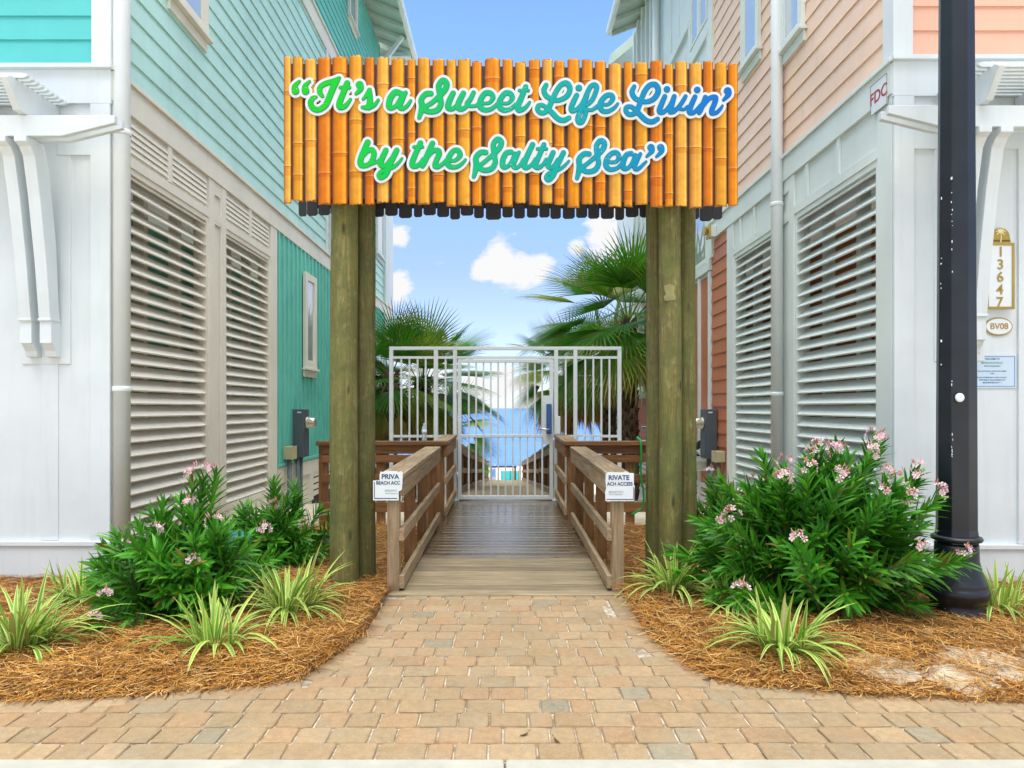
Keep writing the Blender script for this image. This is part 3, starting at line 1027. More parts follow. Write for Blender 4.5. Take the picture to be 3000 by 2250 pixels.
        g = MB(); laps(g, lambda o, a, z: sd.p(o, a, z), DF + .12, 10.0, ZB + .006, 10.2, .195)
        g.build('upper_siding', siding, H)
        g = MB(); sd.box(g, 0, .045, 9.96, 10.12, 3.6, 10.2); sd.box(g, 0, .035, 12.45, 13.0, 3.6, 10.1)
        sd.box(g, 0, .05, 11.1, 11.24, 5.6, 10.1)
        sd.box(g, 0, .07, 11.2, 16, 7.62, 7.77); sd.box(g, 0, .055, 10.1, 11.2, 6.95, 7.16); sd.box(g, 0, .04, 10.1, 11.2, 5.9, 6.05)
        for q in (13.9, 14.35, 14.8, 15.3, 15.72): sd.box(g, 0, .10, q, q + .11, 3.6, 10.1)
        for q in (11.9,): sd.box(g, 0, .03, q, q + .06, 7.8, 10.1)
        g.build('corner_board', trim, H, bevel=.003)
        g = MB(); sd.box(g, 0, .012, 10.1, 13.3, 3.6, 10.15); g.build('porch_panel', trim, H)
        g = MB(); sd.box(g, 0, .02, 13.45, 15.75, 4.2, 10.05); g.build('porch_glazing', M['pane'], H)
        side_window(sd, H, 6.91, 7.47, 5.26, 7.2, trim, .085, o=.012)
        side_window(sd, H, 8.10, 8.70, 5.68, 7.6, trim, .085, o=.012)
        side_window(sd, H, 10.16, 10.62, 7.18, 9.6, trim, .05, o=.012, sill=False)
        side_window(sd, H, 10.62, 11.10, 7.18, 9.6, trim, .05, o=.012, sill=False)
    # ---- front face
    g = MB()
    fx = lambda o, a, z: (xw + inx * a, DF - o, z)
    laps(g, fx, .10, 6, ZB + .03, 8.0, .190, joints=False)
    g.build('front_siding', siding_f, H)
    g = MB()
    g.box(xw - out * .0 + out * .03, xw + inx * .125, DF - .035, DF + .12, ZB + .006, 10.0)
    g.build('corner_board', front, H, bevel=.004)
    g = MB()
    def fb(q0, q1, z0, z1, o): g.box(xw + inx * q0, xw + inx * q1, DF - o, DF - .009, z0, z1)
    fb(-.05, 6, ZB - .03, ZB + .004, .075); fb(-.03, 6, 3.83, ZB - .03, .035)           # frieze with cap
    fb(-.022, .135, -.1, 3.83, .034); fb(.40, .54, .34, 3.83, .018); fb(.135, .40, 3.42, 3.70, .030)
    fb(.95, 1.09, .34, 3.83, .03); fb(1.5, 1.64, .34, 3.83, .03); fb(.54, 6, 3.42, 3.70, .029)
    fb(-.03, 6, .30, .335, .05); fb(-.015, 6, -.1, .30, .032)
    g.build('front_trim', front, H, bevel=.003)
    pergola(H, xw, inx, DF, front, 0.0 if left else 0.015)
    if left: downspout(H, -3.105, 5.52, -.05, 10.2, .066, M['pipe'], 1)
    else:
        downspout(H, 2.965, 7.46, -.05, 10.2, .062, M['pipe'], -1)
        downspout(H, 2.93, 13.3, 3.9, 10.2, .07, M['cool'], -1)
    # ---- eaves
    g = MB()
    ze, xe = (10.45, -2.4) if left else (9.95, 2.4)
    d0, d1 = (5.0, 18.3) if left else (5.0, 15.6)
    zr = ze + .38 * 5.5
    pts = [(xe, ze), (xe - out * 5.5, zr), (xe - out * 5.5, zr + .12), (xe, ze + .12)]
    g.prism(pts, lambda x, z, t: (x, t, z), d0, d1)
    roof = g.build('roof', M['soffit'], H)
    g = MB()
    d = d0 + .06
    while d < d1:
        q = 1.1
        g.prism([(xe - out * .02, ze - .10), (xe - out * q, ze - .10 + .38 * q), (xe - out * q, ze + .38 * q), (xe - out * .02, ze + .0)], lambda x, z, t: (x, t, z), d, d + .045)
        d += .58
    g.build('rafter_tails', M['soffit'], roof)
    g = MB(); g.prism([(xe + out * .10, ze + .10), (xe + out * .10, ze + .0), (xe + out * .07, ze - .04), (xe, ze - .05), (xe, ze + .12)], lambda x, z, t: (x, t, z), d0, d1)
    g.build('gutter', M['cool'], roof)
    if left:
        for d in (16.6, 17.6):
            g = MB(); g.beam((xw + .02, d, ze - .9), (xe - .1, d, ze - .02), .09, .09); g.build('eave_strut', front, H)
        g = MB(); g.box(xe - .8, xe - .02, 17.3, 18.3, ze - .14, ze - .03); g.build('eave_beam', front, H)
    else:
        g = MB(); g.prism([(2.55, 9.75), (4.6, 11.5), (4.6, 11.75), (2.55, 10.0)], lambda x, z, t: (x, t, z), 16.6, 20.0)
        g.build('porch_roof', M['soffit'], H)
        g = MB(); g.box(3.05, 6, 16.2, 19.6, -3.2, 4.0); g.box(3.2, 6, 16.2, 19.6, 4.0, 9.9); g.build('rear_wall', front, H)
    return H


house_l = make_house('L')
house_r = make_house('R')


# ------------------------------------------------------------------ boardwalk
mb = MB()
d = 5.06
while d < 33.2:
    w = .138
    k = (RNG.random(), RNG.random(), RNG.random())
    z0, z1 = deck_z(d), deck_z(d + w)
    hw = .875 if d < 8.1 else .80
    e0, e1 = hw + RNG.uniform(-.01, .01), hw + RNG.uniform(-.01, .01)
    j = RNG.uniform(-.002, .002)
    b = [mb.vert(p) for p in ((-e0, d, z0 - .035), (e1, d, z0 - .035), (e1, d + w, z1 - .035), (-e0, d + w, z1 - .035),
                              (-e0, d, z0 + j - .004), (e1, d, z0 + j - .004), (e1, d + w, z1 + j - .004), (-e0, d + w, z1 + j - .004),
                              (-e0, d + .008, z0 + j), (e1, d + .008, z0 + j), (e1, d + w - .008, z1 + j), (-e0, d + w - .008, z1 + j))]
    for q in ((0, 3, 2, 1), (0, 1, 5, 4), (1, 2, 6, 5), (2, 3, 7, 6), (3, 0, 4, 7), (4, 5, 9, 8), (5, 6, 10, 9), (6, 7, 11, 10), (7, 4, 8, 11), (8, 9, 10, 11)):
        mb.face([b[i] for i in q], 0, k)
    d += w + .007
struct(mb.build('boardwalk', M['deck']))


def rnd_t():
    return (RNG.random(), RNG.random(), RNG.random())


def railing(side):
    """weathered railing at the start of the boardwalk"""
    s = -1 if side == 'L' else 1
    nm = 'weathered grey-brown ramp railing on the turquoise house side of the boardwalk' if s < 0 else 'weathered grey-brown ramp railing on the peach house side of the boardwalk'
    t = thing('wooden_railing', (s * .85, 5.2, 0), nm, 'railing', 'wooden railings along the boardwalk')
    for i, d in enumerate((5.205, 6.06, 6.96, 7.84)):
        m_ = MB(); x = s * .85
        m_.box(x - .045, x + .045, d - .045, d + .045, -.1, .868, 0, rnd_t())
        m_.build('post', M['grey_z'] if i == 0 else M['brown_z'], t, bevel=.004)
    for d in (6.50, 7.40):
        m_ = MB(); x = s * .90
        m_.box(x - .018, x + .018, d - .07, d + .07, .02, .868, 0, rnd_t()); m_.build('picket', M['brown_z'], t, bevel=.003)
    m_ = MB(); m_.beam((s * .855, 5.14, .889), (s * .855, 8.06, .925), .185, .038, 0, rnd_t()); m_.build('cap_rail', M['grey_y'], t, bevel=.005)
    for z, h, nme in ((.80, .135, 'side_rail'), (.44, .09, 'middle_rail'), (.085, .10, 'kick_board')):
        m_ = MB(); m_.beam((s * .785, 5.155, z), (s * .785, 8.04, z + .035), .038, h, 0, rnd_t()); m_.build(nme, M['grey_y'], t, bevel=.004)
    return t


railing('L'); railing('R')


def brown_railing(s):
    """L-shaped railing: from the gate back to the corner and across to the house"""
    nm = 'wet brown corner railing running to the turquoise wall' if s < 0 else 'wet brown corner railing running to the peach wall'
    t = thing('wooden_railing', (s * .79, 8.3, 0), nm, 'railing', 'wooden railings along the boardwalk')
    xo = s * 2.22
    for (x, d) in ((s * .80, 8.34), (s * .80, 9.85), (s * 1.52, 8.34), (xo, 8.34)):
        m_ = MB(); m_.box(x - .05, x + .05, d - .05, d + .05, -.4, .945, 0, rnd_t()); m_.build('post', M['brown_z'], t, bevel=.005)
    m_ = MB(); m_.beam((s * .705, 8.30, .972), (xo + s * .06, 8.30, .972), .20, .05, 0, rnd_t()); m_.build('cap_rail', M['brown_x'], t, bevel=.005)
    m_ = MB(); m_.beam((s * .80, 8.402, .975), (s * .80, 9.93, .99), .19, .045, 0, rnd_t()); m_.build('cap_rail', M['grey_y'], t, bevel=.005)
    for z, h in ((.895, .10), (.785, .09), (.545, .10), (.20, .12)):
        m_ = MB(); m_.beam((s * .852, 8.27, z), (xo, 8.27, z), .038, h, 0, rnd_t()); m_.build('cross_rail', M['brown_x'], t, bevel=.004)
    for z, h in ((.87, .13), (.52, .10), (.15, .10)):
        m_ = MB(); m_.beam((s * .73, 8.27, z), (s * .73, 9.88, z + .02), .038, h, 0, rnd_t()); m_.build('side_rail', M['grey_y'] if z < .8 else M['brown_y'], t, bevel=.004)
    return t


brown_railing(-1); brown_railing(1)


def far_railing(s):
    nm = 'long handrail descending to the beach on the turquoise house side' if s < 0 else 'long handrail descending to the beach on the peach house side'
    t = thing('wooden_railing', (s * .84, 10.6, 0), nm, 'railing', 'wooden railings along the boardwalk')
    d = 10.7
    while d < 33.2:
        m_ = MB(); z = deck_z(d); x = s * .86
        m_.box(x - .045, x + .045, d - .045, d + .045, z - .8, z + .84, 0, rnd_t()); m_.build('post', M['brown_z'], t)
        d += 1.85
    # rails sag and jog a little from bay to bay
    for z, h, nme, wd in ((.87, .05, 'cap_rail', .15), (.76, .12, 'side_rail', .04), (.42, .10, 'middle_rail', .04), (.06, .12, 'kick_board', .04)):
        d = 10.62
        m_ = MB()
        while d < 33:
            e = min(d + 1.85, 33.3)
            xx = s * (.86 if nme == 'cap_rail' else .80)
            j0, j1 = RNG.uniform(-.02, .02), RNG.uniform(-.02, .02)
            m_.beam((xx + j0 * .5, d, deck_z(d) + z + j0), (xx + j1 * .5, e, deck_z(e) + z + j1), wd, h, 0, rnd_t())
            d = e + .002
        m_.build(nme, M['grey_y'], t)
    m_ = MB()                                   # close-set boards that darken the sides
    d = 10.8
    while d < 33:
        z = deck_z(d)
        m_.box(s * .87, s * .89, d, d + .16, z - .4, z + .82, 0, rnd_t()); d += .24
    m_.build('pickets', M['brown_z'], t)
    return t


far_railing(-1); far_railing(1)
t = thing('wooden_railing', (0, 33.6, deck_z(33)), 'short dark end railing across the foot of the beach walkway', 'railing', 'wooden railings along the boardwalk')
zz = deck_z(33.3)
m_ = MB(); m_.beam((-.80, 33.7, zz + .62), (.55, 33.7, zz + .62), .10, .09, 0, rnd_t()); m_.build('cap_rail', M['meter_grey'], t)
for x in (-.72, .48):
    m_ = MB(); m_.box(x - .05, x + .05, 33.66, 33.74, zz - .9, zz + .575, 0, rnd_t()); m_.build('post', M['brown_z'], t)


# ------------------------------------------------------------------ white security gate in its fence
GD = 10.0
g = thing('gate_fence', (0, GD, .04), 'white metal fence with barred gate across the boardwalk', 'gate')
wt = M['gate']


def bar(mb_, x0, x1, z0, z1, dy=.025, d=GD):
    mb_.box(x0, x1, d - dy, d + dy, z0, z1)


m_ = MB(); bar(m_, -1.70, 1.695, 2.248, 2.296, .03); m_.build('top_rail', wt, g, bevel=.004)
for x0, x1, zb in ((-1.70, -1.645, -.3), (-1.05, -.988, -.3), (-.768, -.712, .03), (.712, .768, .03), (.995, 1.05, -.3), (1.64, 1.695, -.3)):
    m_ = MB(); bar(m_, x0, x1, zb, 2.247, .028)
    if zb > 0: m_.box(x0 - .03, x1 + .03, GD - .06, GD + .06, .045, .058)
    m_.build('post', wt, g, bevel=.004)
for a, b_ in ((-1.645, -1.05), (-.988, -.768), (.768, .995), (1.05, 1.64)):
    m_ = MB()
    for z in (2.12, .968): bar(m_, a, b_, z, z + .036, .016)
    k = max(1, round((b_ - a) / .114))
    for i in range(1, k):
        x = a + (b_ - a) * i / k
        bar(m_, x - .0125, x + .0125, .05, .968, .0095); bar(m_, x - .0125, x + .0125, 1.004, 2.12, .0095)
    m_.build('side_panel', wt, g)
m_ = MB(); bar(m_, -.712, .712, 2.12, 2.156, .016); m_.build('header_bar', wt, g, bevel=.003)
gf = MB()
bar(gf, -.70, -.645, .06, 2.112, .024); bar(gf, .645, .70, .06, 2.112, .024)
bar(gf, -.645, .645, 2.062, 2.111, .023); bar(gf, -.645, .645, .061, .115, .023); bar(gf, -.645, .645, .965, 1.008, .022)
gate = gf.build('gate', wt, g, bevel=.004)
m_ = MB()
for i in range(1, 12):
    x = -.645 + 1.29 * i / 12
    bar(m_, x - .0125, x + .0125, .115, .965, .0095); bar(m_, x - .0125, x + .0125, 1.008, 2.062, .0095)
m_.build('gate_bars', wt, gate)
m_ = MB()
for z in (.35, 1.55): m_.tube([(-.706, GD - .03, z), (-.706, GD - .03, z + .11)], .014, 10)
m_.build('hinges', M['steel'], gate)
m_ = MB(); m_.box(.545, .69, GD - .031, GD - .025, .87, 1.58); m_.build('lock_plate', M['gate'], gate, bevel=.002)
m_ = MB(); m_.box(.595, .672, GD - .085, GD - .032, 1.02, 1.46)
lk = m_.build('lock', M['lock_blue'], gate, bevel=.012)
m_ = MB(); m_.tube([(.63, GD - .08, 1.09), (.63, GD - .13, 1.09), (.60, GD - .135, 1.085), (.47, GD - .135, 1.10)], .013, 10); m_.build('lever_handle', M['steel'], gate)
m_ = MB(); m_.box(.72, .80, GD - .05, GD - .03, 1.02, 1.28); m_.build('strike_plate', wt, g, bevel=.002)
for zz in (1.24, 1.06, .98):
    pass

# ------------------------------------------------------------------ gateway sign
SD = 5.12                                  # distance of the sign's face
SG = thing('gateway_sign', (0, 5.3, 0), 'orange bamboo-print gateway sign with green and blue script on timber poles', 'sign')


def pole(u0, u1, d, ztop=3.72, lean=0.0):
    m_ = MB()
    x = ((u0 + u1) / 2 - U0) * d / F; r = (u1 - u0) / 2 * d / F
    pts, rad = [], []
    nn = 26
    for i in range(nn + 1):
        q = i / nn
        pts.append((x + lean * q + .004 * math.sin(q * 7 + x * 9), d, -.25 + (ztop + .25) * q))
        rad.append(r * (1.06 - .10 * q) * (1 + .008 * math.sin(q * 23 + x)))
    m_.tube(pts, rad, 28, 0, rnd_t())
    return m_.build('pole', M['pole'], SG)


pole(967, 1046, 5.33, lean=.010); pole(1034, 1099, 5.50)
pole(1931, 1995, 5.32); pole(1893, 1950, 5.50); pole(1984, 2038, 5.48)

m_ = MB()                                   # remains of a paper notice stapled to the timber
pd = 5.32 - .0875
for out in ([(1946, 836), (1962, 832), (1977, 838), (1975, 858), (1981, 872), (1976, 879), (1948, 881), (1945, 868), (1951, 862), (1947, 850)],):
    m_.prism(out, lambda u, v, t: tuple(P(u, v, pd) + Vector((0, t + .0022 * ((u - 1962) / 12) ** 2, 0))), -.003, .004)
m_.build('paper_scrap', plain('weathered paper', (0.27, 0.245, 0.10), .8, 0, .35), SG)

CANES = [(832, 854), (858, 889), (894, 928), (932, 971), (974, 1019), (1023, 1063), (1069, 1098), (1104, 1141), (1147, 1186), (1194, 1218),
         (1224, 1261), (1267, 1303), (1308, 1337), (1341, 1379), (1383, 1412), (1420, 1466), (1472, 1503), (1509, 1541), (1549, 1582), (1588, 1619),
         (1623, 1654), (1662, 1698), (1704, 1737), (1742, 1775), (1782, 1821), (1827, 1853), (1860, 1898), (1904, 1942), (1947, 1972), (1977, 2013),
         (2018, 2056), (2059, 2089), (2093, 2129), (2132, 2161)]


def sx(u): return (u - U0) * SD / F
def sz(v): return CH - (v - V0) * SD / F


mb = MB()
crng = random.Random(11)
for (u0, u1) in CANES:
    um = (u0 + u1) / 2
    top = 166 + (um - 832) * .016 + crng.uniform(-5, 8)
    bot = 594 + (um - 832) * .0105 + crng.uniform(-7, 6)
    zt, zb = sz(top), sz(bot)
    xc, r = sx(um), (u1 - u0) / 2 * SD / F * .99
    tone = crng.choice([(0.72, 0.225, 0.004), (0.74, 0.275, 0.006), (0.64, 0.17, 0.006), (0.76, 0.36, 0.05), (0.72, 0.24, 0.004), (0.70, 0.30, 0.02)])
    nodes = []
    z = zb + crng.uniform(.08, .5)
    while z < zt - .03: nodes.append(z); z += crng.uniform(.20, .62)
    zs = [zb, zb + .012]
    z = zb + .05
    while z < zt - .03: zs.append(z); z += .05
    for q in nodes: zs += [q - .012, q - .006, q - .002, q + .002, q + .006, q + .014]
    zs += [zt - .012, zt]
    zs = sorted(zs)
    n = 16
    rings = []
    ragt = [crng.uniform(-.012, .006) for _ in range(n + 1)]; ragb = [crng.uniform(-.008, .012) for _ in range(n + 1)]
    for iz, z in enumerate(zs):
        rr = r
        for q in nodes:
            dq = abs(z - q)
            if dq < .03: rr = max(rr, r * (1.06 if .003 < dq < .008 else 1.02 if dq < .02 else 1))
        ring = []
        for k in range(n + 1):
            a = math.pi * k / n
            zz = z + (ragt[k] if iz == len(zs) - 1 else ragb[k] if iz == 0 else 0)
            ring.append(mb.vert((xc - rr * math.cos(a), SD - .004 - .30 * rr * math.sin(a), zz)))
        rings.append(ring)
    streak = [crng.uniform(.9, 1.08) for _ in range(n)]
    for iz in range(len(zs) - 1):
        zm = (zs[iz] + zs[iz + 1]) / 2
        nodal = any(abs(zm - q) < .0024 for q in nodes); glow = any(.004 < zm - q < .014 for q in nodes)
        for k in range(n):
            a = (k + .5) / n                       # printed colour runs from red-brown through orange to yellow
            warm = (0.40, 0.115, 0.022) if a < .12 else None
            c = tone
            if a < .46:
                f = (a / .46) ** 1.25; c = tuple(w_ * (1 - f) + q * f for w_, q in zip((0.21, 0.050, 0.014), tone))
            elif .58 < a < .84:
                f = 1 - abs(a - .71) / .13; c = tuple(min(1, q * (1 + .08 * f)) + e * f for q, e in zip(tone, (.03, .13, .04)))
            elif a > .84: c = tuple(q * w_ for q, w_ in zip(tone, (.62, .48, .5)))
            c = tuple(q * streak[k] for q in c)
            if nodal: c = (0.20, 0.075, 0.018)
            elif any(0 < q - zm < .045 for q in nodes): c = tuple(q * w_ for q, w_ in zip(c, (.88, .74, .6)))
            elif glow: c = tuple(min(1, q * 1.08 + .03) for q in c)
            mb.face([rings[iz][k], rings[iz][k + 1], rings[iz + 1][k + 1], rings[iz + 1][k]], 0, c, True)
    mb.face(rings[-1], 0, (0.35, .15, .03)); mb.face(rings[0][::-1], 0, (0.35, .15, .03))
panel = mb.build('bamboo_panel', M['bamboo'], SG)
m_ = MB(); m_.poly([(sx(834), SD, sz(580)), (sx(2159), SD, sz(594)), (sx(2159), SD, sz(204)), (sx(834), SD, sz(186))])
m_.poly([(sx(834), SD + .03, sz(580)), (sx(2159), SD + .03, sz(594)), (sx(2159), SD + .03, sz(204)), (sx(834), SD + .03, sz(186))])
for (a, b_) in ((0, 1), (1, 2), (2, 3), (3, 0)):
    q = m_.v[:8]; m_.poly([q[a], q[b_], q[4 + b_], q[4 + a]])
m_.build('backing_board', M['dark_brown'], SG)
# dark reverse panel behind the rear poles
mb = MB()
BD = 5.60
for (u0, u1) in CANES:
    x0, x1 = sx(u0) * 1.02 - .0025, sx(u1) * 1.02 + .0025
    zb = CH - (632 + (u0 - 832) * .008 + crng.uniform(-5, 7) - V0) * BD / F
    w = x1 - x0
    pts = [(x0, 3.95), (x0, zb + .014), (x0 + w * .18, zb), (x1 - w * .18, zb + .002), (x1, zb + .016), (x1, 3.95)]
    mb.prism(pts, lambda x, z, t: (x, BD + t, z), 0, .012)
mb.box(sx(850), sx(2140), BD + .013, BD + .03, CH - (608 - V0) * BD / F, 3.9)
mb.build('rear_panel', M['black_board'], SG)
m_ = MB()
for x in (-1.2, 1.2):
    for z in (3.0, 3.7): m_.box(x - .14, x + .26 if x < 0 else x + .14, SD + .031, SD + .085, z - .045, z + .045)
m_.build('mounting_batten', M['black_board'], SG)


# ---- script lettering: brush strokes turned into flat cut-out vinyl
def spline(pts, k=10):
    if len(pts) == 1: return [pts[0]]
    P_ = [pts[0]] + list(pts) + [pts[-1]]
    out = []
    for i in range(1, len(P_) - 2):
        p0, p1, p2, p3 = (np.array(q, float) for q in P_[i - 1:i + 3])
        for j in range(k):
            t = j / k
            out.append(tuple(.5 * (2 * p1 + (p2 - p0) * t + (2 * p0 - 5 * p1 + 4 * p2 - p3) * t * t + (3 * p1 - p0 - 3 * p2 + p3) * t ** 3)))
    out.append(tuple(P_[-1]))
    return out


def cutout(strokes, expand, step):
    """union of round brush strokes -> list of polygons (2-D)"""
    S_ = np.array([s for st in strokes for s in spline(st, 12)])
    pad = S_[:, 2].max() + abs(expand) + 3 * step
    x0, y0 = S_[:, 0].min() - pad, S_[:, 1].min() - pad
    nx = int((S_[:, 0].max() + pad - x0) / step) + 2; ny = int((S_[:, 1].max() + pad - y0) / step) + 2
    fld = np.full((ny, nx), 1e3)
    for x, y, r in S_:
        rr = r + expand
        if rr <= 0: continue
        w = rr + 3 * step
        i0, i1 = max(0, int((x - w - x0) / step)), min(nx, int((x + w - x0) / step) + 2)
        j0, j1 = max(0, int((y - w - y0) / step)), min(ny, int((y + w - y0) / step) + 2)
        gx = x0 + np.arange(i0, i1) * step; gy = y0 + np.arange(j0, j1) * step
        dd = np.hypot(gx[None, :] - x, gy[:, None] - y) - rr
        fld[j0:j1, i0:i1] = np.minimum(fld[j0:j1, i0:i1], dd)
    verts, index, faces = [], {}, []

    def vid(key, pos):
        if key not in index: index[key] = len(verts); verts.append(pos)
        return index[key]
    neg = fld < 0
    anyc = neg[:-1, :-1] | neg[1:, :-1] | neg[:-1, 1:] | neg[1:, 1:]
    for j, i in zip(*np.nonzero(anyc)):
        c = [(i, j), (i + 1, j), (i + 1, j + 1), (i, j + 1)]
        poly = []
        for a in range(4):
            p, q = c[a], c[(a + 1) % 4]
            fp, fq = fld[p[1], p[0]], fld[q[1], q[0]]
            if fp < 0: poly.append(vid(p, (x0 + p[0] * step, y0 + p[1] * step)))
            if (fp < 0) != (fq < 0):
                t = fp / (fp - fq)
                key = (min(p, q), max(p, q))
                poly.append(vid(key, (x0 + (p[0] + (q[0] - p[0]) * t) * step, y0 + (p[1] + (q[1] - p[1]) * t) * step)))
        if len(poly) >= 3: faces.append(poly)
    return verts, faces


def cut_mesh(name, strokes, expand, step, fn, depth, mat, parent):
    """fn(x, y, t) -> world; t=0 front, t=depth back"""
    verts, faces = cutout(strokes, expand, step)
    m_ = MB()
    fr = [m_.vert(fn(x, y, 0)) for x, y in verts]
    bk = {}
    edges = {}
    for f in faces:
        m_.face([fr[i] for i in f])
        for a in range(len(f)):
            e = (f[a], f[(a + 1) % len(f)])
            if (e[1], e[0]) in edges: del edges[(e[1], e[0])]
            else: edges[e] = 1
    for a, b_ in edges:
        for q in (a, b_):
            if q not in bk: bk[q] = m_.vert(fn(*verts[q], depth))
        m_.face([fr[b_], fr[a], bk[a], bk[b_]])
    return m_.build(name, mat, parent, recalc=False)


def st(origin, scale, *strokes):
    ox, oy = origin
    return [[(ox + x / scale, oy + y / scale, r / scale) for x, y, r in s] for s in strokes]


A1 = st((840, 200), 5.53,
        [(225, 245, 22), (155, 320, 38), (163, 400, 58)], [(388, 248, 22), (318, 322, 38), (325, 402, 58)],
        [(598, 485, 26), (555, 420, 38), (562, 340, 40), (650, 278, 40), (770, 245, 42), (870, 190, 24)],
        [(850, 205, 34), (815, 260, 46), (765, 360, 48), (700, 520, 47), (640, 635, 45), (540, 700, 43), (450, 680, 43), (405, 600, 40), (435, 525, 38), (492, 498, 24)],
        [(995, 275, 45), (930, 440, 45), (870, 600, 47), (880, 660, 42), (950, 650, 38), (1010, 590, 28), (1048, 535, 22)], [(888, 345, 26), (1032, 345, 26)],
        [(1195, 300, 58), (1210, 370, 42), (1140, 445, 24)],
        [(1255, 530, 22), (1310, 455, 28), (1350, 385, 30)], [(1355, 385, 34), (1358, 480, 45), (1360, 590, 46), (1320, 660, 42), (1240, 662, 24)], [(1340, 668, 38), (1430, 630, 30), (1495, 545, 22)],
        [(1860, 440, 40), (1770, 420, 45), (1690, 520, 46), (1670, 640, 46), (1710, 675, 36), (1780, 640, 32), (1840, 560, 38), (1895, 470, 42)],
        [(1935, 425, 30), (1880, 530, 44), (1840, 640, 44), (1885, 685, 33), (1960, 640, 28), (2018, 555, 22)])
A2 = st((1200, 200), 5.53,
        [(350, 442, 42), (270, 450, 42), (198, 540, 42), (212, 650, 48), (185, 760, 38), (163, 830, 28)],
        [(220, 690, 45), (330, 733, 40), (450, 710, 45), (512, 620, 42), (505, 520, 42), (490, 420, 42), (480, 310, 42), (545, 230, 44), (605, 280, 45), (585, 370, 45), (500, 470, 42), (380, 580, 35), (250, 660, 35)],
        [(710, 435, 40), (650, 560, 45), (630, 660, 45), (690, 690, 36), (760, 640, 32), (820, 560, 30)], [(875, 435, 40), (800, 590, 45), (795, 670, 46), (860, 690, 36), (930, 640, 30), (950, 590, 26)],
        [(1040, 425, 32), (990, 530, 36), (940, 600, 40), (960, 640, 26), (1060, 640, 26), (1130, 600, 28)],
        [(1175, 600, 26), (1290, 590, 26), (1352, 510, 36), (1315, 440, 40), (1230, 435, 40), (1160, 530, 42), (1140, 640, 42), (1210, 703, 38), (1320, 690, 32), (1420, 610, 28)],
        [(1490, 600, 26), (1600, 593, 26), (1665, 510, 36), (1625, 440, 40), (1545, 440, 40), (1470, 540, 42), (1450, 640, 42), (1520, 706, 38), (1630, 690, 32), (1720, 615, 28)],
        [(1880, 330, 36), (1830, 460, 40), (1755, 640, 45), (1770, 705, 42), (1840, 690, 34), (1900, 640, 26), (1942, 580, 20)], [(1780, 392, 24), (1920, 392, 24)])
A3 = st((1540, 200), 6.9125,
        [(410, 380, 42), (365, 480, 48), (405, 590, 48), (500, 655, 46), (620, 690, 44), (760, 650, 46), (860, 560, 50), (885, 430, 50), (820, 345, 54), (720, 370, 48), (630, 480, 48), (560, 620, 50), (500, 760, 50), (450, 860, 48), (395, 925, 46), (310, 942, 44), (240, 880, 44), (252, 800, 42), (330, 785, 40), (420, 840, 42), (520, 930, 50), (640, 1050, 50), (760, 1090, 50), (870, 1040, 44)],
        [(1025, 585, 45), (960, 720, 50), (915, 840, 50), (935, 898, 48), (1010, 880, 42), (1080, 820, 40), (1150, 730, 42), (1230, 560, 46), (1300, 420, 46), (1380, 375, 46), (1428, 430, 46), (1390, 570, 44), (1320, 700, 44), (1220, 790, 34)],
        [(1230, 590, 46), (1170, 760, 48), (1110, 900, 50), (1050, 1040, 50), (1070, 1125, 50), (1130, 1120, 48), (1190, 1010, 42), (1210, 900, 40), (1180, 850, 32)],
        [(1190, 870, 34), (1330, 880, 34), (1450, 800, 38)], [(1068, 440, 62)],
        [(1530, 775, 32), (1660, 765, 34), (1750, 660, 45), (1720, 585, 46), (1620, 595, 48), (1530, 690, 50), (1490, 810, 50), (1560, 905, 46), (1680, 900, 40), (1790, 830, 32), (1852, 755, 24)])
A4 = st((1800, 200), 5.821,
        [(325, 345, 32), (288, 440, 40), (335, 540, 40), (420, 582, 38), (520, 605, 38), (640, 565, 42), (722, 460, 44), (725, 370, 44), (670, 310, 44), (580, 330, 42), (500, 430, 42), (450, 550, 42), (410, 660, 42), (370, 760, 40), (310, 810, 40), (230, 815, 38), (185, 760, 38), (195, 700, 38), (260, 685, 34), (335, 730, 38), (420, 820, 42), (530, 920, 42), (630, 942, 42), (720, 895, 36)],
        [(842, 515, 38), (790, 640, 42), (752, 750, 44), (785, 788, 38), (850, 760, 34), (920, 680, 34), (955, 620, 34)], [(880, 393, 52)],
        [(1002, 515, 38), (965, 640, 42), (940, 770, 40)], [(930, 785, 30), (990, 770, 36), (1080, 690, 34), (1150, 590, 34), (1195, 510, 30)], [(1080, 715, 32), (1160, 735, 24), (1230, 690, 30)],
        [(1355, 520, 38), (1300, 640, 42), (1260, 760, 42), (1292, 798, 36), (1360, 765, 33), (1440, 680, 33), (1520, 600, 34)], [(1393, 403, 52)],
        [(1530, 525, 36), (1490, 640, 40), (1450, 740, 42), (1425, 795, 30)], [(1440, 750, 34), (1530, 620, 36), (1610, 540, 38), (1700, 530, 42), (1690, 620, 42), (1640, 740, 42), (1642, 798, 38), (1720, 785, 33), (1780, 730, 26), (1820, 670, 18)],
        [(1908, 420, 60), (1920, 480, 44), (1838, 575, 22)])
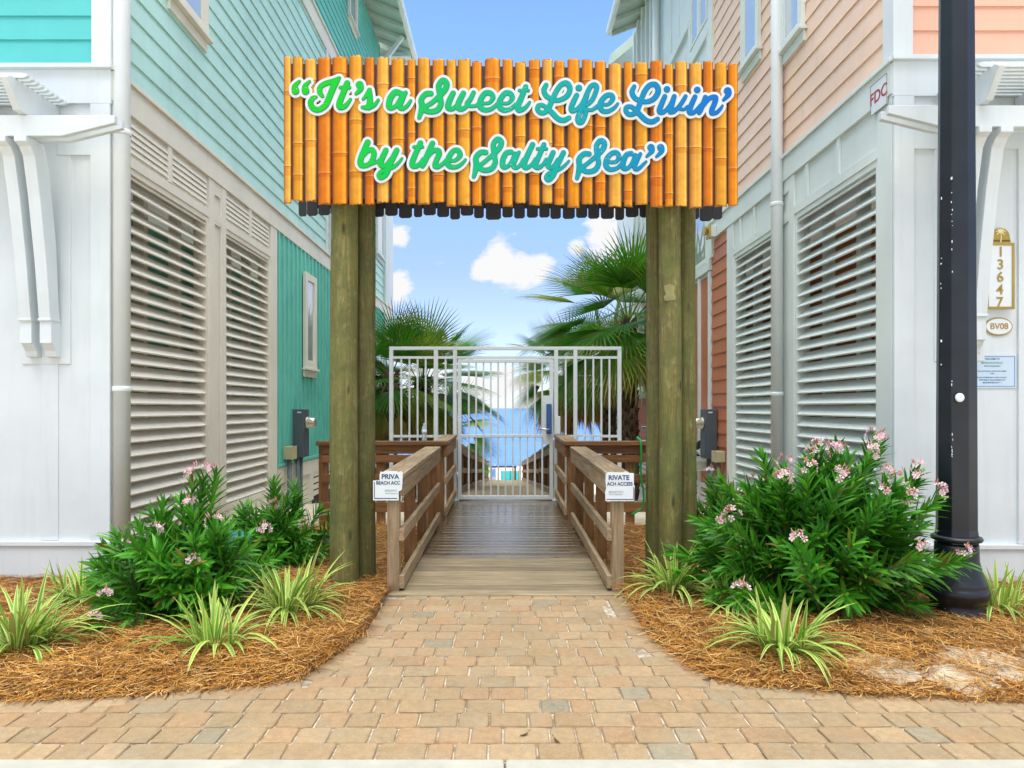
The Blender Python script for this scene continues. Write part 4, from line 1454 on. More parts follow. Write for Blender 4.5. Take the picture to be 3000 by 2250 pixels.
B1 = st((1030, 380), 6.144,
        [(305, 255, 48), (240, 400, 48), (182, 560, 50), (182, 650, 50), (250, 675, 44), (340, 640, 42), (405, 540, 46), (415, 440, 46), (375, 390, 44), (300, 415, 40), (240, 480, 36)], [(360, 640, 32), (440, 622, 24), (520, 570, 30)],
        [(630, 400, 45), (570, 530, 48), (535, 640, 48), (580, 685, 40), (650, 650, 36), (720, 560, 38)], [(825, 400, 45), (760, 530, 48), (690, 680, 48), (640, 820, 44), (550, 885, 44), (505, 850, 38), (545, 785, 36), (660, 740, 36), (780, 690, 30), (860, 620, 26), (918, 545, 20)],
        [(1250, 270, 45), (1190, 400, 45), (1115, 580, 48), (1105, 670, 46), (1170, 685, 40), (1240, 640, 36), (1300, 560, 36)], [(1135, 340, 28), (1285, 340, 28)],
        [(1465, 275, 45), (1400, 420, 48), (1325, 600, 48), (1285, 680, 40)], [(1370, 520, 38), (1460, 420, 42), (1560, 402, 44), (1585, 460, 46), (1540, 570, 46), (1512, 675, 46), (1570, 692, 38), (1650, 640, 33), (1720, 570, 33)],
        [(1790, 585, 32), (1880, 575, 32), (1958, 490, 44), (1920, 405, 44), (1840, 410, 42), (1760, 520, 46), (1730, 635, 44), (1800, 697, 40), (1910, 690, 34), (2000, 630, 28), (2055, 565, 20)])
SS = ([(415, 465, 46), (320, 465, 48), (228, 560, 48), (235, 690, 52), (215, 820, 45), (185, 925, 32)],
      [(250, 740, 45), (380, 800, 45), (520, 770, 48), (592, 660, 46), (582, 540, 45), (565, 420, 48), (560, 300, 45), (635, 215, 48), (705, 260, 48), (685, 360, 48), (580, 480, 45), (440, 600, 38), (290, 720, 40)])
AA = [(890, 455, 45), (800, 478, 46), (740, 600, 50), (735, 715, 48), (780, 745, 40), (860, 700, 36), (930, 590, 40), (965, 490, 42)]
B2 = st((1360, 380), 6.506, *SS, AA,
        [(1040, 462, 32), (980, 580, 44), (935, 700, 45), (975, 752, 38), (1060, 710, 34), (1130, 600, 36)],
        [(1300, 315, 46), (1230, 460, 48), (1155, 640, 48), (1150, 740, 46), (1210, 748, 38), (1290, 690, 34), (1360, 590, 36)],
        [(1515, 315, 42), (1450, 470, 44), (1375, 640, 48), (1355, 730, 46), (1420, 750, 38), (1500, 690, 34), (1560, 600, 34)], [(1395, 395, 30), (1562, 395, 30)],
        [(1690, 465, 44), (1630, 600, 46), (1592, 710, 46), (1640, 755, 38), (1710, 710, 36), (1780, 600, 36)],
        [(1885, 468, 44), (1820, 600, 46), (1750, 750, 46), (1690, 900, 46), (1605, 980, 46), (1562, 935, 42), (1600, 870, 36), (1710, 820, 36), (1830, 770, 30), (1920, 700, 26), (1988, 625, 20)])
sh = lambda s_, dx, dy: [(x + dx, y + dy, r) for x, y, r in s_]
B3 = st((1650, 380), 6.506, sh(SS[0], 68, 28), sh(SS[1], 68, 28),
        [(880, 650, 32), (990, 640, 34), (1050, 555, 42), (1010, 475, 44), (920, 480, 44), (830, 570, 48), (802, 700, 48), (870, 782, 44), (1000, 768, 36), (1090, 690, 32), (1150, 610, 32)],
        sh(AA, 395, 30), [(1455, 492, 32), (1385, 620, 44), (1345, 730, 45), (1380, 785, 38), (1450, 750, 32), (1520, 680, 26), (1566, 636, 20)],
        [(1655, 370, 64), (1672, 440, 44), (1575, 540, 22)], [(1840, 370, 64), (1857, 440, 44), (1760, 545, 22)])
SCRIPT = A1 + A2 + A3 + A4 + B1 + B2 + B3
LF = SD - .030                                # just proud of the canes
cut_mesh('letter_outline', SCRIPT, 8.6, 1.3, lambda x, y, t: (sx(x), LF + t, sz(y)), .014, M['letter_white'], SG)
cut_mesh('letter_edge', SCRIPT, 0.9, 1.2, lambda x, y, t: (sx(x), LF - .0025 + t, sz(y)), .002, plain('dark teal letter edge', (0.01, 0.16, 0.14), .5), SG)
cut_mesh('lettering', SCRIPT, -0.5, 1.2, lambda x, y, t: (sx(x), LF - .005 + t, sz(y)), .002, M['letter'], SG)


# ------------------------------------------------------------------ notices on the railing posts
FRONT = (R(90), 0, 0)


def notice(left):
    d = 5.118
    if left:
        o = thing('notice_sign', P(1140, 1425, d), 'torn white private beach notice beside the paired left poles', 'sign', 'private beach notices')
        out = [(1093, 1408), (1112, 1407), (1112, 1391), (1115, 1381), (1122, 1384), (1128, 1379.5), (1160, 1380), (1168, 1384), (1174, 1380), (1180, 1384), (1179, 1412), (1177, 1435), (1168, 1440), (1168, 1466), (1093, 1466)]
    else:
        o = thing('notice_sign', P(1816, 1425, d), 'torn white private beach notice beside the triple right poles', 'sign', 'private beach notices')
        out = [(1775, 1388), (1782, 1383), (1826, 1384), (1832, 1381), (1838, 1382), (1842, 1386), (1857, 1386), (1857, 1420), (1859.5, 1424), (1858, 1440), (1858, 1468), (1774, 1468), (1773, 1442), (1776, 1430), (1774, 1410)]
    m_ = MB(); m_.prism(out, lambda u, v, t: tuple(P(u, v, d) + Vector((0, t, 0))), 0, .004)
    m_.build('plate', M['plate'], o)
    l = MB()
    if left: l.poly([P(u, v, d - .001) for u, v in ((1096, 1412), (1098, 1412), (1098, 1459), (1164, 1459), (1164, 1461.5), (1096, 1461.5))])
    else: l.poly([P(u, v, d - .001) for u, v in ((1777, 1462), (1856, 1462), (1856, 1464.5), (1777, 1464.5))]); 
    if not left: l.poly([P(u, v, d - .0012) for u, v in ((1855.2, 1426), (1857, 1426), (1857, 1462), (1855.2, 1462))])
    l.build('border', M['navy'], o)
    k = d / F
    if left:
        text('lettering', 'PRIVA', 19.5 * k, M['navy'], P(1143, 1397, d - .001), FRONT, o, .0014)
        text('lettering', 'BEACH ACC', 14.2 * k, M['navy'], P(1137, 1415, d - .001), FRONT, o, .0009, sx=.90)
        text('logo', 'MARGARITAV', 9 * k, M['ink_pale'], P(1145, 1437, d - .001), FRONT, o, .0002, sx=.62)
        text('logo', 'Beach Cottage Re', 5 * k, M['ink_pale'], P(1147, 1445, d - .001), FRONT, o, .0002)
    else:
        text('lettering', 'RIVATE', 19 * k, M['navy'], P(1813, 1400, d - .001), FRONT, o, .0014)
        text('lettering', 'ACH ACCESS', 14.5 * k, M['navy'], P(1816, 1418, d - .001), FRONT, o, .0009, sx=.88)
        text('logo', 'MARGARITAVILLE', 9 * k, M['ink_pale'], P(1805, 1441, d - .001), FRONT, o, .0002, sx=.60)
        text('logo', 'Beach Cottage Resort', 5 * k, M['ink_pale'], P(1804, 1448, d - .001), FRONT, o, .0002, sx=.9)
    return o


notice(True); notice(False)

# ------------------------------------------------------------------ signs on the peach house front
HD = 5.35 - .012
FD = 5.30
o = thing('number_plaque', P(2930, 810, HD), 'white upright plaque numbered 13647 with gold frame and palm emblem', 'sign')
# the plaque stands a little proud of the wall on its frame
d = HD - .045
x0, x1, zt, zb = 3.725, 3.945, 2.68, 2.165
m_ = MB(); m_.box(x0, x1, d, d + .012, zb, zt); m_.build('plate', M['plate'], o, bevel=.002)
m_ = MB(); m_.box(x0 + .05, x1 - .05, d + .013, HD, zb + .05, zt - .05); m_.build('mount', M['plate'], o)
m_ = MB(); w = .020
m_.box(x0, x0 + w, d - .006, d - .0005, zb, zt); m_.box(x1 - w, x1, d - .006, d - .0005, zb, zt)
m_.box(x0 + w, x1 - w, d - .005, d - .0005, zb, zb + w); m_.box(x0 + w, x1 - w, d - .005, d - .0005, zt - w, zt)
m_.build('frame', M['gold'], o, bevel=.002)
m_ = MB()
arc = [(3.755, zt - .012)] + [(3.835 + .072 * math.cos(R(a)), zt + .048 + .068 * math.sin(R(a))) for a in range(180, -1, -12)] + [(3.92, zt - .012)]
m_.prism(arc, lambda x, z, t: (x, d - .004 + t, z), 0, .012)
em = m_.build('emblem', M['gold'], o, bevel=.002)
m_ = MB(); m_.box(3.765, 3.905, d - .0065, d - .0045, zt + .008, zt + .022); m_.build('emblem_band', M['gold_dark'], em)
fr = [[(0, -.045, .005), (.003, -.01, .004), (.0, .03, .003)]]
for a, l in ((20, .040), (55, .038), (95, .03), (130, .036), (165, .040), (200, .032), (-25, .032)):
    fr.append([(0, .03, .005), (.6 * l * math.cos(R(a)), .03 + .7 * l * math.sin(R(a)), .005), (l * math.cos(R(a)), .03 + l * math.sin(R(a)) - .010, .002)])
cut_mesh('emblem_palm', fr, 0, .0016, lambda x, y, t: (3.835 + x, d - .008 + t, zt + .052 + y), .003, M['gold_pale'], em)
for i, ch in enumerate('13647'):
    text('digit', ch, .108, M['gold'], (3.838 - .002 * i, d - .002, 2.606 - .0972 * i), FRONT, o, .0016, .002)
o = thing('oval_plaque', P(2929, 953, HD), 'white oval plaque reading BV08 in gold below the house number', 'sign')
def ell(a, b_, n=40): return [(a * math.cos(2 * math.pi * i / n), b_ * math.sin(2 * math.pi * i / n)) for i in range(n)]
cxx, czz = 3.85, 2.035
m_ = MB(); m_.prism(ell(.110, .072), lambda x, z, t: (cxx + x, HD - .010 + t, czz + z), 0, .010); m_.build('rim', M['gold'], o, bevel=.002)
m_ = MB(); m_.prism(ell(.099, .061), lambda x, z, t: (cxx + x, HD - .013 + t, czz + z), 0, .003); m_.build('plate', M['plate'], o)
text('lettering', 'BV08', .066, M['gold'], (cxx, HD - .0142, czz), FRONT, o, .0012, .001)
o = thing('information_sign', P(2915, 1080, HD), 'pale blue welcome sign with small print below the oval plaque', 'sign')
x0, x1, zt, zb = 3.60, 3.99, 1.815, 1.555
m_ = MB(); m_.box(x0, x1, HD - .006, HD, zb, zt); m_.build('plate', M['plate_blue'], o)
m_ = MB()
for a, b_, c, e in ((x0 + .012, x1 - .012, zt - .016, zt - .012), (x0 + .012, x1 - .012, zb + .012, zb + .016), (x1 - .016, x1 - .012, zb + .016, zt - .016), (x0 + .012, x0 + .016, zb + .016, zt - .016)):
    m_.box(a, b_, HD - .0075, HD - .0062, c, e)
m_.build('border', M['ink_blue'], o)
xc = 3.80
for body, sz_, z, mt in (('WELCOME TO', .018, 1.782, 'ink_blue'), ('MARGARITAVILLE', .021, 1.752, 'ink_green'), ('Beach Cottage Resort', .014, 1.728, 'ink_blue'),
                         ('VACATION RENTAL CERTIFICATE NUMBER:', .0115, 1.687, 'ink_blue'), ('14482', .013, 1.668, 'ink_blue'), ('IN CASE OF EMERGENCY, PLEASE CONTACT:', .0115, 1.638, 'ink_blue'),
                         ('TOP SHELF VACATIONS, LLC', .016, 1.618, 'ink_blue'), ('(850) 909-0655 EXT. 1', .016, 1.597, 'ink_blue')):
    text('lettering', body, sz_, M[mt], (xc, HD - .0075, z), FRONT, o, .0002, .0003)

# FDC board on the alley side
RX = 3.05 - .036
o = thing('fire_sign', (RX, 5.5, 3.93), 'white board with red letters FDC high on the peach house corner', 'sign')
m_ = MB(); m_.box(RX - .006, RX, 5.385, 5.625, 3.80, 4.045); m_.build('plate', M['plate'], o, bevel=.002)
m_ = MB()
for a, b_, c, e in ((5.385, 5.389, 3.80, 4.045), (5.621, 5.625, 3.80, 4.045), (5.389, 5.621, 3.80, 3.804), (5.389, 5.621, 4.041, 4.045)): m_.box(RX - .0085, RX - .0065, a, b_, c, e)
m_.build('border', M['conduit'], o)
text('lettering', 'FDC', .135, M['red'], (RX - .008, 5.505, 3.922), (R(90), 0, R(-90)), o, .0015)

# brass alarm sounder
o = thing('alarm_sounder', (3.015, 9.8, 3.93), 'small brass alarm sounder below the peach siding edge', 'alarm')
m_ = MB(); m_.box(2.93, 3.014, 9.74, 9.90, 3.845, 4.01); m_.build('back_box', M['cool'], o, bevel=.006)
m_ = MB(); m_.box(2.905, 2.929, 9.73, 9.91, 3.835, 4.02); m_.build('face_plate', M['brass'], o, bevel=.004)
m_ = MB(); m_.lathe([(.02, .0), (.05, -.015), (.07, -.045), (.074, -.05)], (2.904, 9.82, 3.945), 20, 'x'); m_.build('bell', M['brass'], o)


# ------------------------------------------------------------------ electric meters
def meter(left):
    if left:
        X = lambda q: -3.18 + .034 + q; D0, D1, lab = 10.08, 10.36, 'grey electric meter box on the turquoise batten wall'
    else:
        X = lambda q: 3.05 - .02 - q; D0, D1, lab = 9.76, 10.04, 'grey electric meter box on the dark salmon siding'
    o = thing('electric_meter', (X(0), D0, .66), lab, 'electric meter', 'electric meters on the house walls')
    m_ = MB(); m_.box(X(0), X(.165), D0, D1, .67, 1.38); m_.build('box', M['meter_grey'], o, bevel=.006)
    m_ = MB(); m_.box(X(.166), X(.172), D0 + .02, D1 - .02, .70, 1.05); m_.build('cover_panel', M['meter_grey'], o, bevel=.003)
    s = 1 if left else -1
    dm = (D0 + D1) / 2
    m_ = MB(); m_.lathe([(.088, 0), (.088, s * .03), (.076, s * .032), (.072, s * .12), (.060, s * .135)], (X(.166), dm, 1.18), 24, 'x'); m_.build('dial', M['meter_glass'], o)
    m_ = MB(); m_.tube([(X(.06), D0 + .07, .67), (X(.06), D0 + .07, -.1)], .030, 14); m_.build('conduit', M['conduit'], o)
    m_ = MB(); m_.tube([(X(.07), D0 + .20, .67), (X(.07), D0 + .20, -.1)], .024, 14); m_.build('conduit', M['conduit'], o)
    m_ = MB(); m_.box(X(.1) - .03, X(.1) + .03, D0 - .0015, D0, 1.325, 1.345); m_.build('label_plate', M['plate'], o)
    lab2 = 'beige utility box beside the grey meter on turquoise battens' if left else 'beige utility box beside the grey meter on salmon siding'
    q = 9.66 if left else 9.40
    b = thing('utility_box', (X(0), q, .66), lab2, 'utility box', 'beige utility boxes')
    m_ = MB(); m_.box(X(0), X(.125), q, q + .2, .67, .85) if left else m_.box(X(0), X(.125), q, q + .2, .65, .80); m_.build('box', M['beige_box'], b, bevel=.006)
    m_ = MB(); m_.box(X(.126), X(.134), q - .004, q + .204, .665 if left else .645, .855 if left else .805); m_.build('lid', M['beige_box'], b, bevel=.003)
    m_ = MB(); m_.tube([(X(.06), q + .1, .66), (X(.06), q + .1, -.1)], .034 if left else .026, 14); m_.build('conduit', M['conduit'], b)


meter(True); meter(False)

# ledge with a black tube and a sandal beside the right meter
o = thing('wall_ledge', (3.03, 10.2, .6), 'pale ledge on the salmon wall behind the right meter', 'shelf')
m_ = MB(); m_.box(2.80, 3.03, 10.16, 11.2, .60, .68); m_.build('shelf', M['cool'], o, bevel=.004)
m_ = MB(); m_.box(2.86, 3.03, 10.3, 10.34, .45, .599); m_.build('bracket', M['cool'], o)
m_ = MB(); m_.tube([(2.86, 10.6, .74), (2.93, 10.25, .86)], [.055, .055], 18)
tag(m_.build('black_tube', M['rubber']), 'black tube leaning on the pale ledge behind the right meter', 'tube')
m_ = MB()
m_.prism([(-.13, -.03), (-.05, -.045), (.06, -.04), (.13, -.03), (.14, .01), (.06, .045), (-.05, .04), (-.13, .03)], lambda x, y, t: (2.86 + y, 10.26 + x * .8, .682 + t), 0, .025)
sd_ = MB(); sd_.tube([(2.82, 10.28, .70), (2.84, 10.29, .76), (2.88, 10.29, .76), (2.90, 10.28, .70)], .013, 8)
so_ = thing('sandal', (2.86, 10.26, .68), 'black and white sandal lying on the pale ledge', 'sandal')
m_.build('sole', M['rubber'], so_, bevel=.004); sd_.build('strap', M['plate'], so_)

# hose hanging over the right-hand corner railing
m_ = MB()
hp = [P(1876, 1304, 8.18) + Vector((0, 0.02, .0)), P(1879, 1344, 8.16), P(1877, 1363, 8.18), P(1879, 1408, 8.17), P(1885, 1437, 8.17), P(1884, 1481, 8.16), P(1870, 1497, 8.15), P(1850, 1507, 8.05)]
hp = [Vector((1.64, 8.6, .55)), Vector((1.63, 8.46, 1.0)), Vector((1.625, 8.32, 1.016)), Vector((1.62, 8.18, 1.00))] + hp[1:]
sp = [Vector(q[:3]) for q in spline([(*q,) for q in hp], 8)]
m_.tube(sp, .013, 10)
tag(m_.build('garden_hose', M['hose']), 'green garden hose hanging over the brown corner railing', 'hose')

# water bottle on the left corner railing
bt = Vector((-.99, 8.32, .998)); o = thing('water_bottle', bt, 'clear plastic water bottle standing on the brown corner rail', 'bottle')
def bottle_mat():
    m, nt, b, out = newmat('bottle plastic')
    b.inputs['Base Color'].default_value = (0.75, 0.82, 0.86, 1); b.inputs['Roughness'].default_value = 0.08
    b.inputs['Transmission Weight'].default_value = 0.55; b.inputs['IOR'].default_value = 1.3
    return m
BM = bottle_mat()
m_ = MB(); m_.lathe([(.028, 0), (.031, .008), (.029, .03), (.031, .035), (.029, .06), (.031, .09), (.031, .135), (.027, .16), (.015, .185), (.013, .195)], bt, 20); m_.build('body', BM, o)
m_ = MB(); m_.lathe([(.0318, .085), (.0318, .135)], bt, 20); m_.build('paper_label', M['plate_blue'], o)
m_ = MB(); m_.lathe([(.0145, .195), (.0145, .212)], bt, 16); m_.build('cap', M['plate'], o)

# ------------------------------------------------------------------ lamp post
LPX, LPD = 3.005, 4.55
o = thing('street_lamp', (LPX, LPD, 0), 'black fluted lamp post rising beside the large oleander', 'lamp post')
fl = lambda a, h: 1.0 + .055 * (abs(((a / (2 * math.pi) * 8) % 1) - .5) * 2 - .5) if h > .56 else 1.0
m_ = MB(); m_.lathe([(.128, .50), (.128, .56), (.122, .60), (.119, 1.4), (.112, 2.6), (.104, 4.2), (.085, 6.0)], (LPX, LPD, .0), 8, smooth=False); m_.build('shaft', M['black_iron'], o, bevel=.007)
m_ = MB(); m_.lathe([(0.200, -.05), (0.191, .03), (0.166, .055), (0.153, .10), (0.156, .12), (0.181, .145), (0.191, .18), (0.184, .215), (0.172, .225), (0.177, .235), (0.169, .25), (0.149, .31), (0.130, .39), (0.128, .47), (0.128, .498)], (LPX, LPD, 0), 48); m_.build('base', M['black_iron'], o)
m_ = MB(); m_.lathe([(.128, .515), (.145, .522), (.152, .535), (.145, .548), (.128, .555)], (LPX, LPD, 0), 48); m_.build('collar', M['black_iron'], o)
bp = P(2812, 1165, LPD - .135)
m_ = MB(); m_.lathe([(.029, .0), (.029, -.006), (.026, -.009), (.012, -.010)], bp + Vector((0, .004, 0)), 24, 'y'); m_.build('badge', M['plate'], o)
m_ = MB()
prng = random.Random(3)
for k in range(34):
    v = prng.choice([prng.gauss(800, 60), prng.gauss(950, 110), prng.gauss(1330, 25), prng.gauss(650, 60)]); u = 2800 + prng.gauss(0, 1.2) if prng.random() < .75 else 2774 + prng.gauss(0, 1)
    z = P(u, v, LPD).z; xx = (u - U0) * (LPD - .12) / F
    yy = LPD - (.119 - abs(xx - LPX) * .414) * (1 - .02 * max(0, z - 1.4)) + .0005
    h = prng.uniform(.003, .018)
    m_.box(xx - .002, xx + .002, yy - .001, yy + .002, z, z + h)
fk = m_.build('paint_flecks', M['plate'], o); fk['kind'] = 'stuff'
m_ = MB(); m_.lathe([(.09, 6.0), (.12, 6.05), (.24, 6.3), (.26, 6.75), (.22, 6.8), (.06, 7.0)], (LPX, LPD, 0), 24); m_.build('lantern', M['black_iron'], o)

# ------------------------------------------------------------------ far beach things
zb_ = ground_z(36.5)
o = thing('beach_umbrella', (-.6, 36.5, zb_), 'lavender and blue beach umbrella lying at the end of the walkway', 'umbrella')
UM = [tentcloth('lavender cloth', (0.42, 0.38, 0.62)), tentcloth('blue cloth', (0.10, 0.25, 0.50))]
m_ = MB()
c0 = Vector((-.58, 36.5, zb_ + .50))
for k in range(8):
    a0, a1 = 2 * math.pi * k / 8, 2 * math.pi * (k + 1) / 8
    prev = None
    for j in range(6):
        ph = R(8 + 15 * j)
        ring = []
        for a in (a0, (a0 + a1) / 2, a1):
            rr = .62 * math.sin(ph) * (1 - (.04 if a not in (a0, a1) else 0))
            ring.append(m_.vert(c0 + Vector((-.62 * math.cos(ph) * .55 + .1, rr * math.cos(a), rr * math.sin(a)))))
        if prev:
            for i in range(2): m_.face([prev[i], prev[i + 1], ring[i + 1], ring[i]], k % 2, None, True)
        prev = ring
m_.build('canopy', UM, o)
m_ = MB(); m_.tube([c0 + Vector((-.3, 0, 0)), c0 + Vector((.5, .1, -.35))], .018, 8); m_.build('pole', M['steel'], o)
o = thing('windbreak', (.1, 41, ground_z(41)), 'turquoise fabric windbreak standing on the beach sand', 'windbreak')
m_ = MB(); zq = ground_z(41)
n = 14
for i in range(n):
    x0_, x1_ = -.25 + .075 * i, -.25 + .075 * (i + 1)
    y0_, y1_ = 41 + .03 * math.sin(i * 1.3), 41 + .03 * math.sin((i + 1) * 1.3)
    m_.poly([(x0_, y0_, zq), (x1_, y1_, zq), (x1_, y1_, zq + .55), (x0_, y0_, zq + .55)], 0, None, True)
m_.build('cloth', tentcloth('turquoise cloth', (0.03, 0.55, 0.60)), o)
for x in (-.25, .28, .80):
    m_ = MB(); m_.tube([(x, 40.97, zq - .1), (x, 40.97, zq + .72)], .02, 8); m_.build('stake', M['brown_z'], o)


# ------------------------------------------------------------------ plants
def v3(a): return Vector(a)


def blade(mb, pts, widths, side, cols, fold=0.0, mi=0):
    """leaf strip with len(cols)+1 columns across; side: sideways direction"""
    n = len(cols)
    prev = None
    for i, (p, w) in enumerate(zip(pts, widths)):
        d = (pts[min(i + 1, len(pts) - 1)] - pts[max(i - 1, 0)]).normalized()
        s = (side - d * side.dot(d)).normalized()
        nn = s.cross(d).normalized()
        row = []
        for k in range(n + 1):
            q = k / n * 2 - 1
            row.append(mb.vert(p + s * (q * w) + nn * (abs(q) * w * fold)))
        if prev:
            for k in range(n): mb.face([prev[k], prev[k + 1], row[k + 1], row[k]], mi, cols[k], True)
        prev = row


# ---- variegated flax lilies
def flax(x, d, n, h, label, spread=1.0):
    o = thing('flax_lily', (x, d, bed_z(x, d)), label, 'plant', 'variegated flax lilies in the beds')
    mb = MB()
    rg = random.Random(int(abs(x) * 1000 + d * 77))
    for i in range(n):
        a = rg.uniform(0, 2 * math.pi); r0 = rg.uniform(0, .09) * spread
        cx, cy = x + r0 * math.cos(a) * 1.5, d + r0 * math.sin(a)
        lean = rg.uniform(.12, 1.25)
        a2 = a + rg.gauss(0, .5)
        L = h * rg.uniform(.55, .92) * (1 + .25 * lean)
        w = rg.uniform(.010, .0165)
        out = Vector((math.cos(a2), math.sin(a2), 0)); side = Vector((-math.sin(a2), math.cos(a2), 0))
        pts, wd = [], []
        z0 = bed_z(cx, cy) - .01
        p = Vector((cx, cy, z0)); ang = lean * .55
        for k in range(8):
            pts.append(p.copy()); q = k / 7
            wd.append(w * (0.75 + .5 * q if q < .35 else 1 - ((q - .35) / .65) ** 1.8) + .0006)
            ang += lean * rg.uniform(.18, .30)
            p = p + (out * math.sin(ang) + Vector((0, 0, math.cos(ang)))) * (L / 7)
            if p.z < .02: p.z = .02
        k = rg.uniform(.8, 1.15)
        edge = tuple(c * k for c in (0.66, 0.72, 0.20)); mid = tuple(c * k for c in rg.choice([(0.14, 0.34, 0.035), (0.21, 0.44, 0.05), (0.30, 0.52, 0.06)]))
        cols = [edge, mid, mid, edge] if rg.random() < .82 else [mid, edge, mid, mid]
        if rg.random() < .06: cols = [(.30, .30, .08)] * 4
        blade(mb, pts, wd, side, cols, .35)
    b = mb.build('foliage', M['flax'], o, recalc=False)
    return o


flax(-2.78, 3.88, 103, .50, 'variegated flax lily in the front corner of the left bed', 1.4)
flax(-2.96, 4.78, 70, .36, 'variegated flax lily against the white front of the turquoise house', 1.2)
flax(-1.66, 3.90, 56, .42, 'variegated flax lily at the front of the left bed by the paving', 1.0)
flax(-1.45, 4.55, 90, .50, 'large variegated flax lily beside the paired left poles', 1.1)
flax(1.24, 5.00, 77, .46, 'variegated flax lily in front of the triple right poles', .9)
flax(1.56, 4.62, 40, .34, 'small variegated flax lily half under the large oleander', .8)
flax(1.55, 3.82, 83, .44, 'variegated flax lily at the front of the right bed by the paving', 1.1)
flax(3.34, 4.62, 56, .42, 'variegated flax lily behind the lamp post base', 1.0)


# ---- oleanders
def floret_mesh(seed):
    rg = random.Random(seed)
    mb = MB()
    n = rg.randint(8, 12)
    for i in range(n):
        u = rg.uniform(-.55, 1); a = rg.uniform(0, 2 * math.pi)
        s_ = math.sqrt(max(0, 1 - u * u))
        dirv = Vector((s_ * math.cos(a), s_ * math.sin(a), u))
        c = dirv * rg.uniform(.030, .052)
        t1 = dirv.cross(Vector((.3, .5, .8))).normalized(); t2 = dirv.cross(t1)
        R_ = rg.uniform(.014, .020)
        k = rg.uniform(.85, 1.08)
        pc = tuple(min(1, q * k) for q in rg.choice([(0.92, 0.60, 0.64), (0.94, 0.68, 0.71), (0.88, 0.50, 0.58), (0.95, 0.76, 0.77)]))
        cen = mb.vert(c)
        for p in range(5):
            a0 = 2 * math.pi * (p / 5) + .2
            pts = [mb.vert(c + (t1 * math.cos(a0 + da) + t2 * math.sin(a0 + da)) * R_ * rr + dirv * dz) for da, rr, dz in ((-.30, .45, .002), (-.50, .95, .006), (0, 1.18, .007), (.42, 1.0, .004), (.30, .45, .002))]
            mb.face([cen] + pts, 0, pc, False)
        mb.poly([c + dirv * .004 + (t1 * math.cos(q) + t2 * math.sin(q)) * .0028 for q in (0, 1.57, 3.14, 4.7)], 0, (.70, .22, .22))
    for i in range(rg.randint(2, 4)):                # closed buds and calyces
        a = rg.uniform(0, 2 * math.pi); q = rg.uniform(.01, .03)
        b0 = Vector((q * math.cos(a), q * math.sin(a), .025)); b1 = b0 * 1.5 + Vector((0, 0, rg.uniform(.012, .03)))
        mb.tube([b0, (b0 + b1) / 2, b1], [.002, .0045, .001], 5, 0, rg.choice([(.62, .22, .14), (.60, .30, .10), (.70, .34, .34)]))
    return mb.build('flower_cluster', M['petal'], recalc=False)


CL = [floret_mesh(s) for s in range(4)]
CLM = [o.data for o in CL]
for o in CL: bpy.data.objects.remove(o)


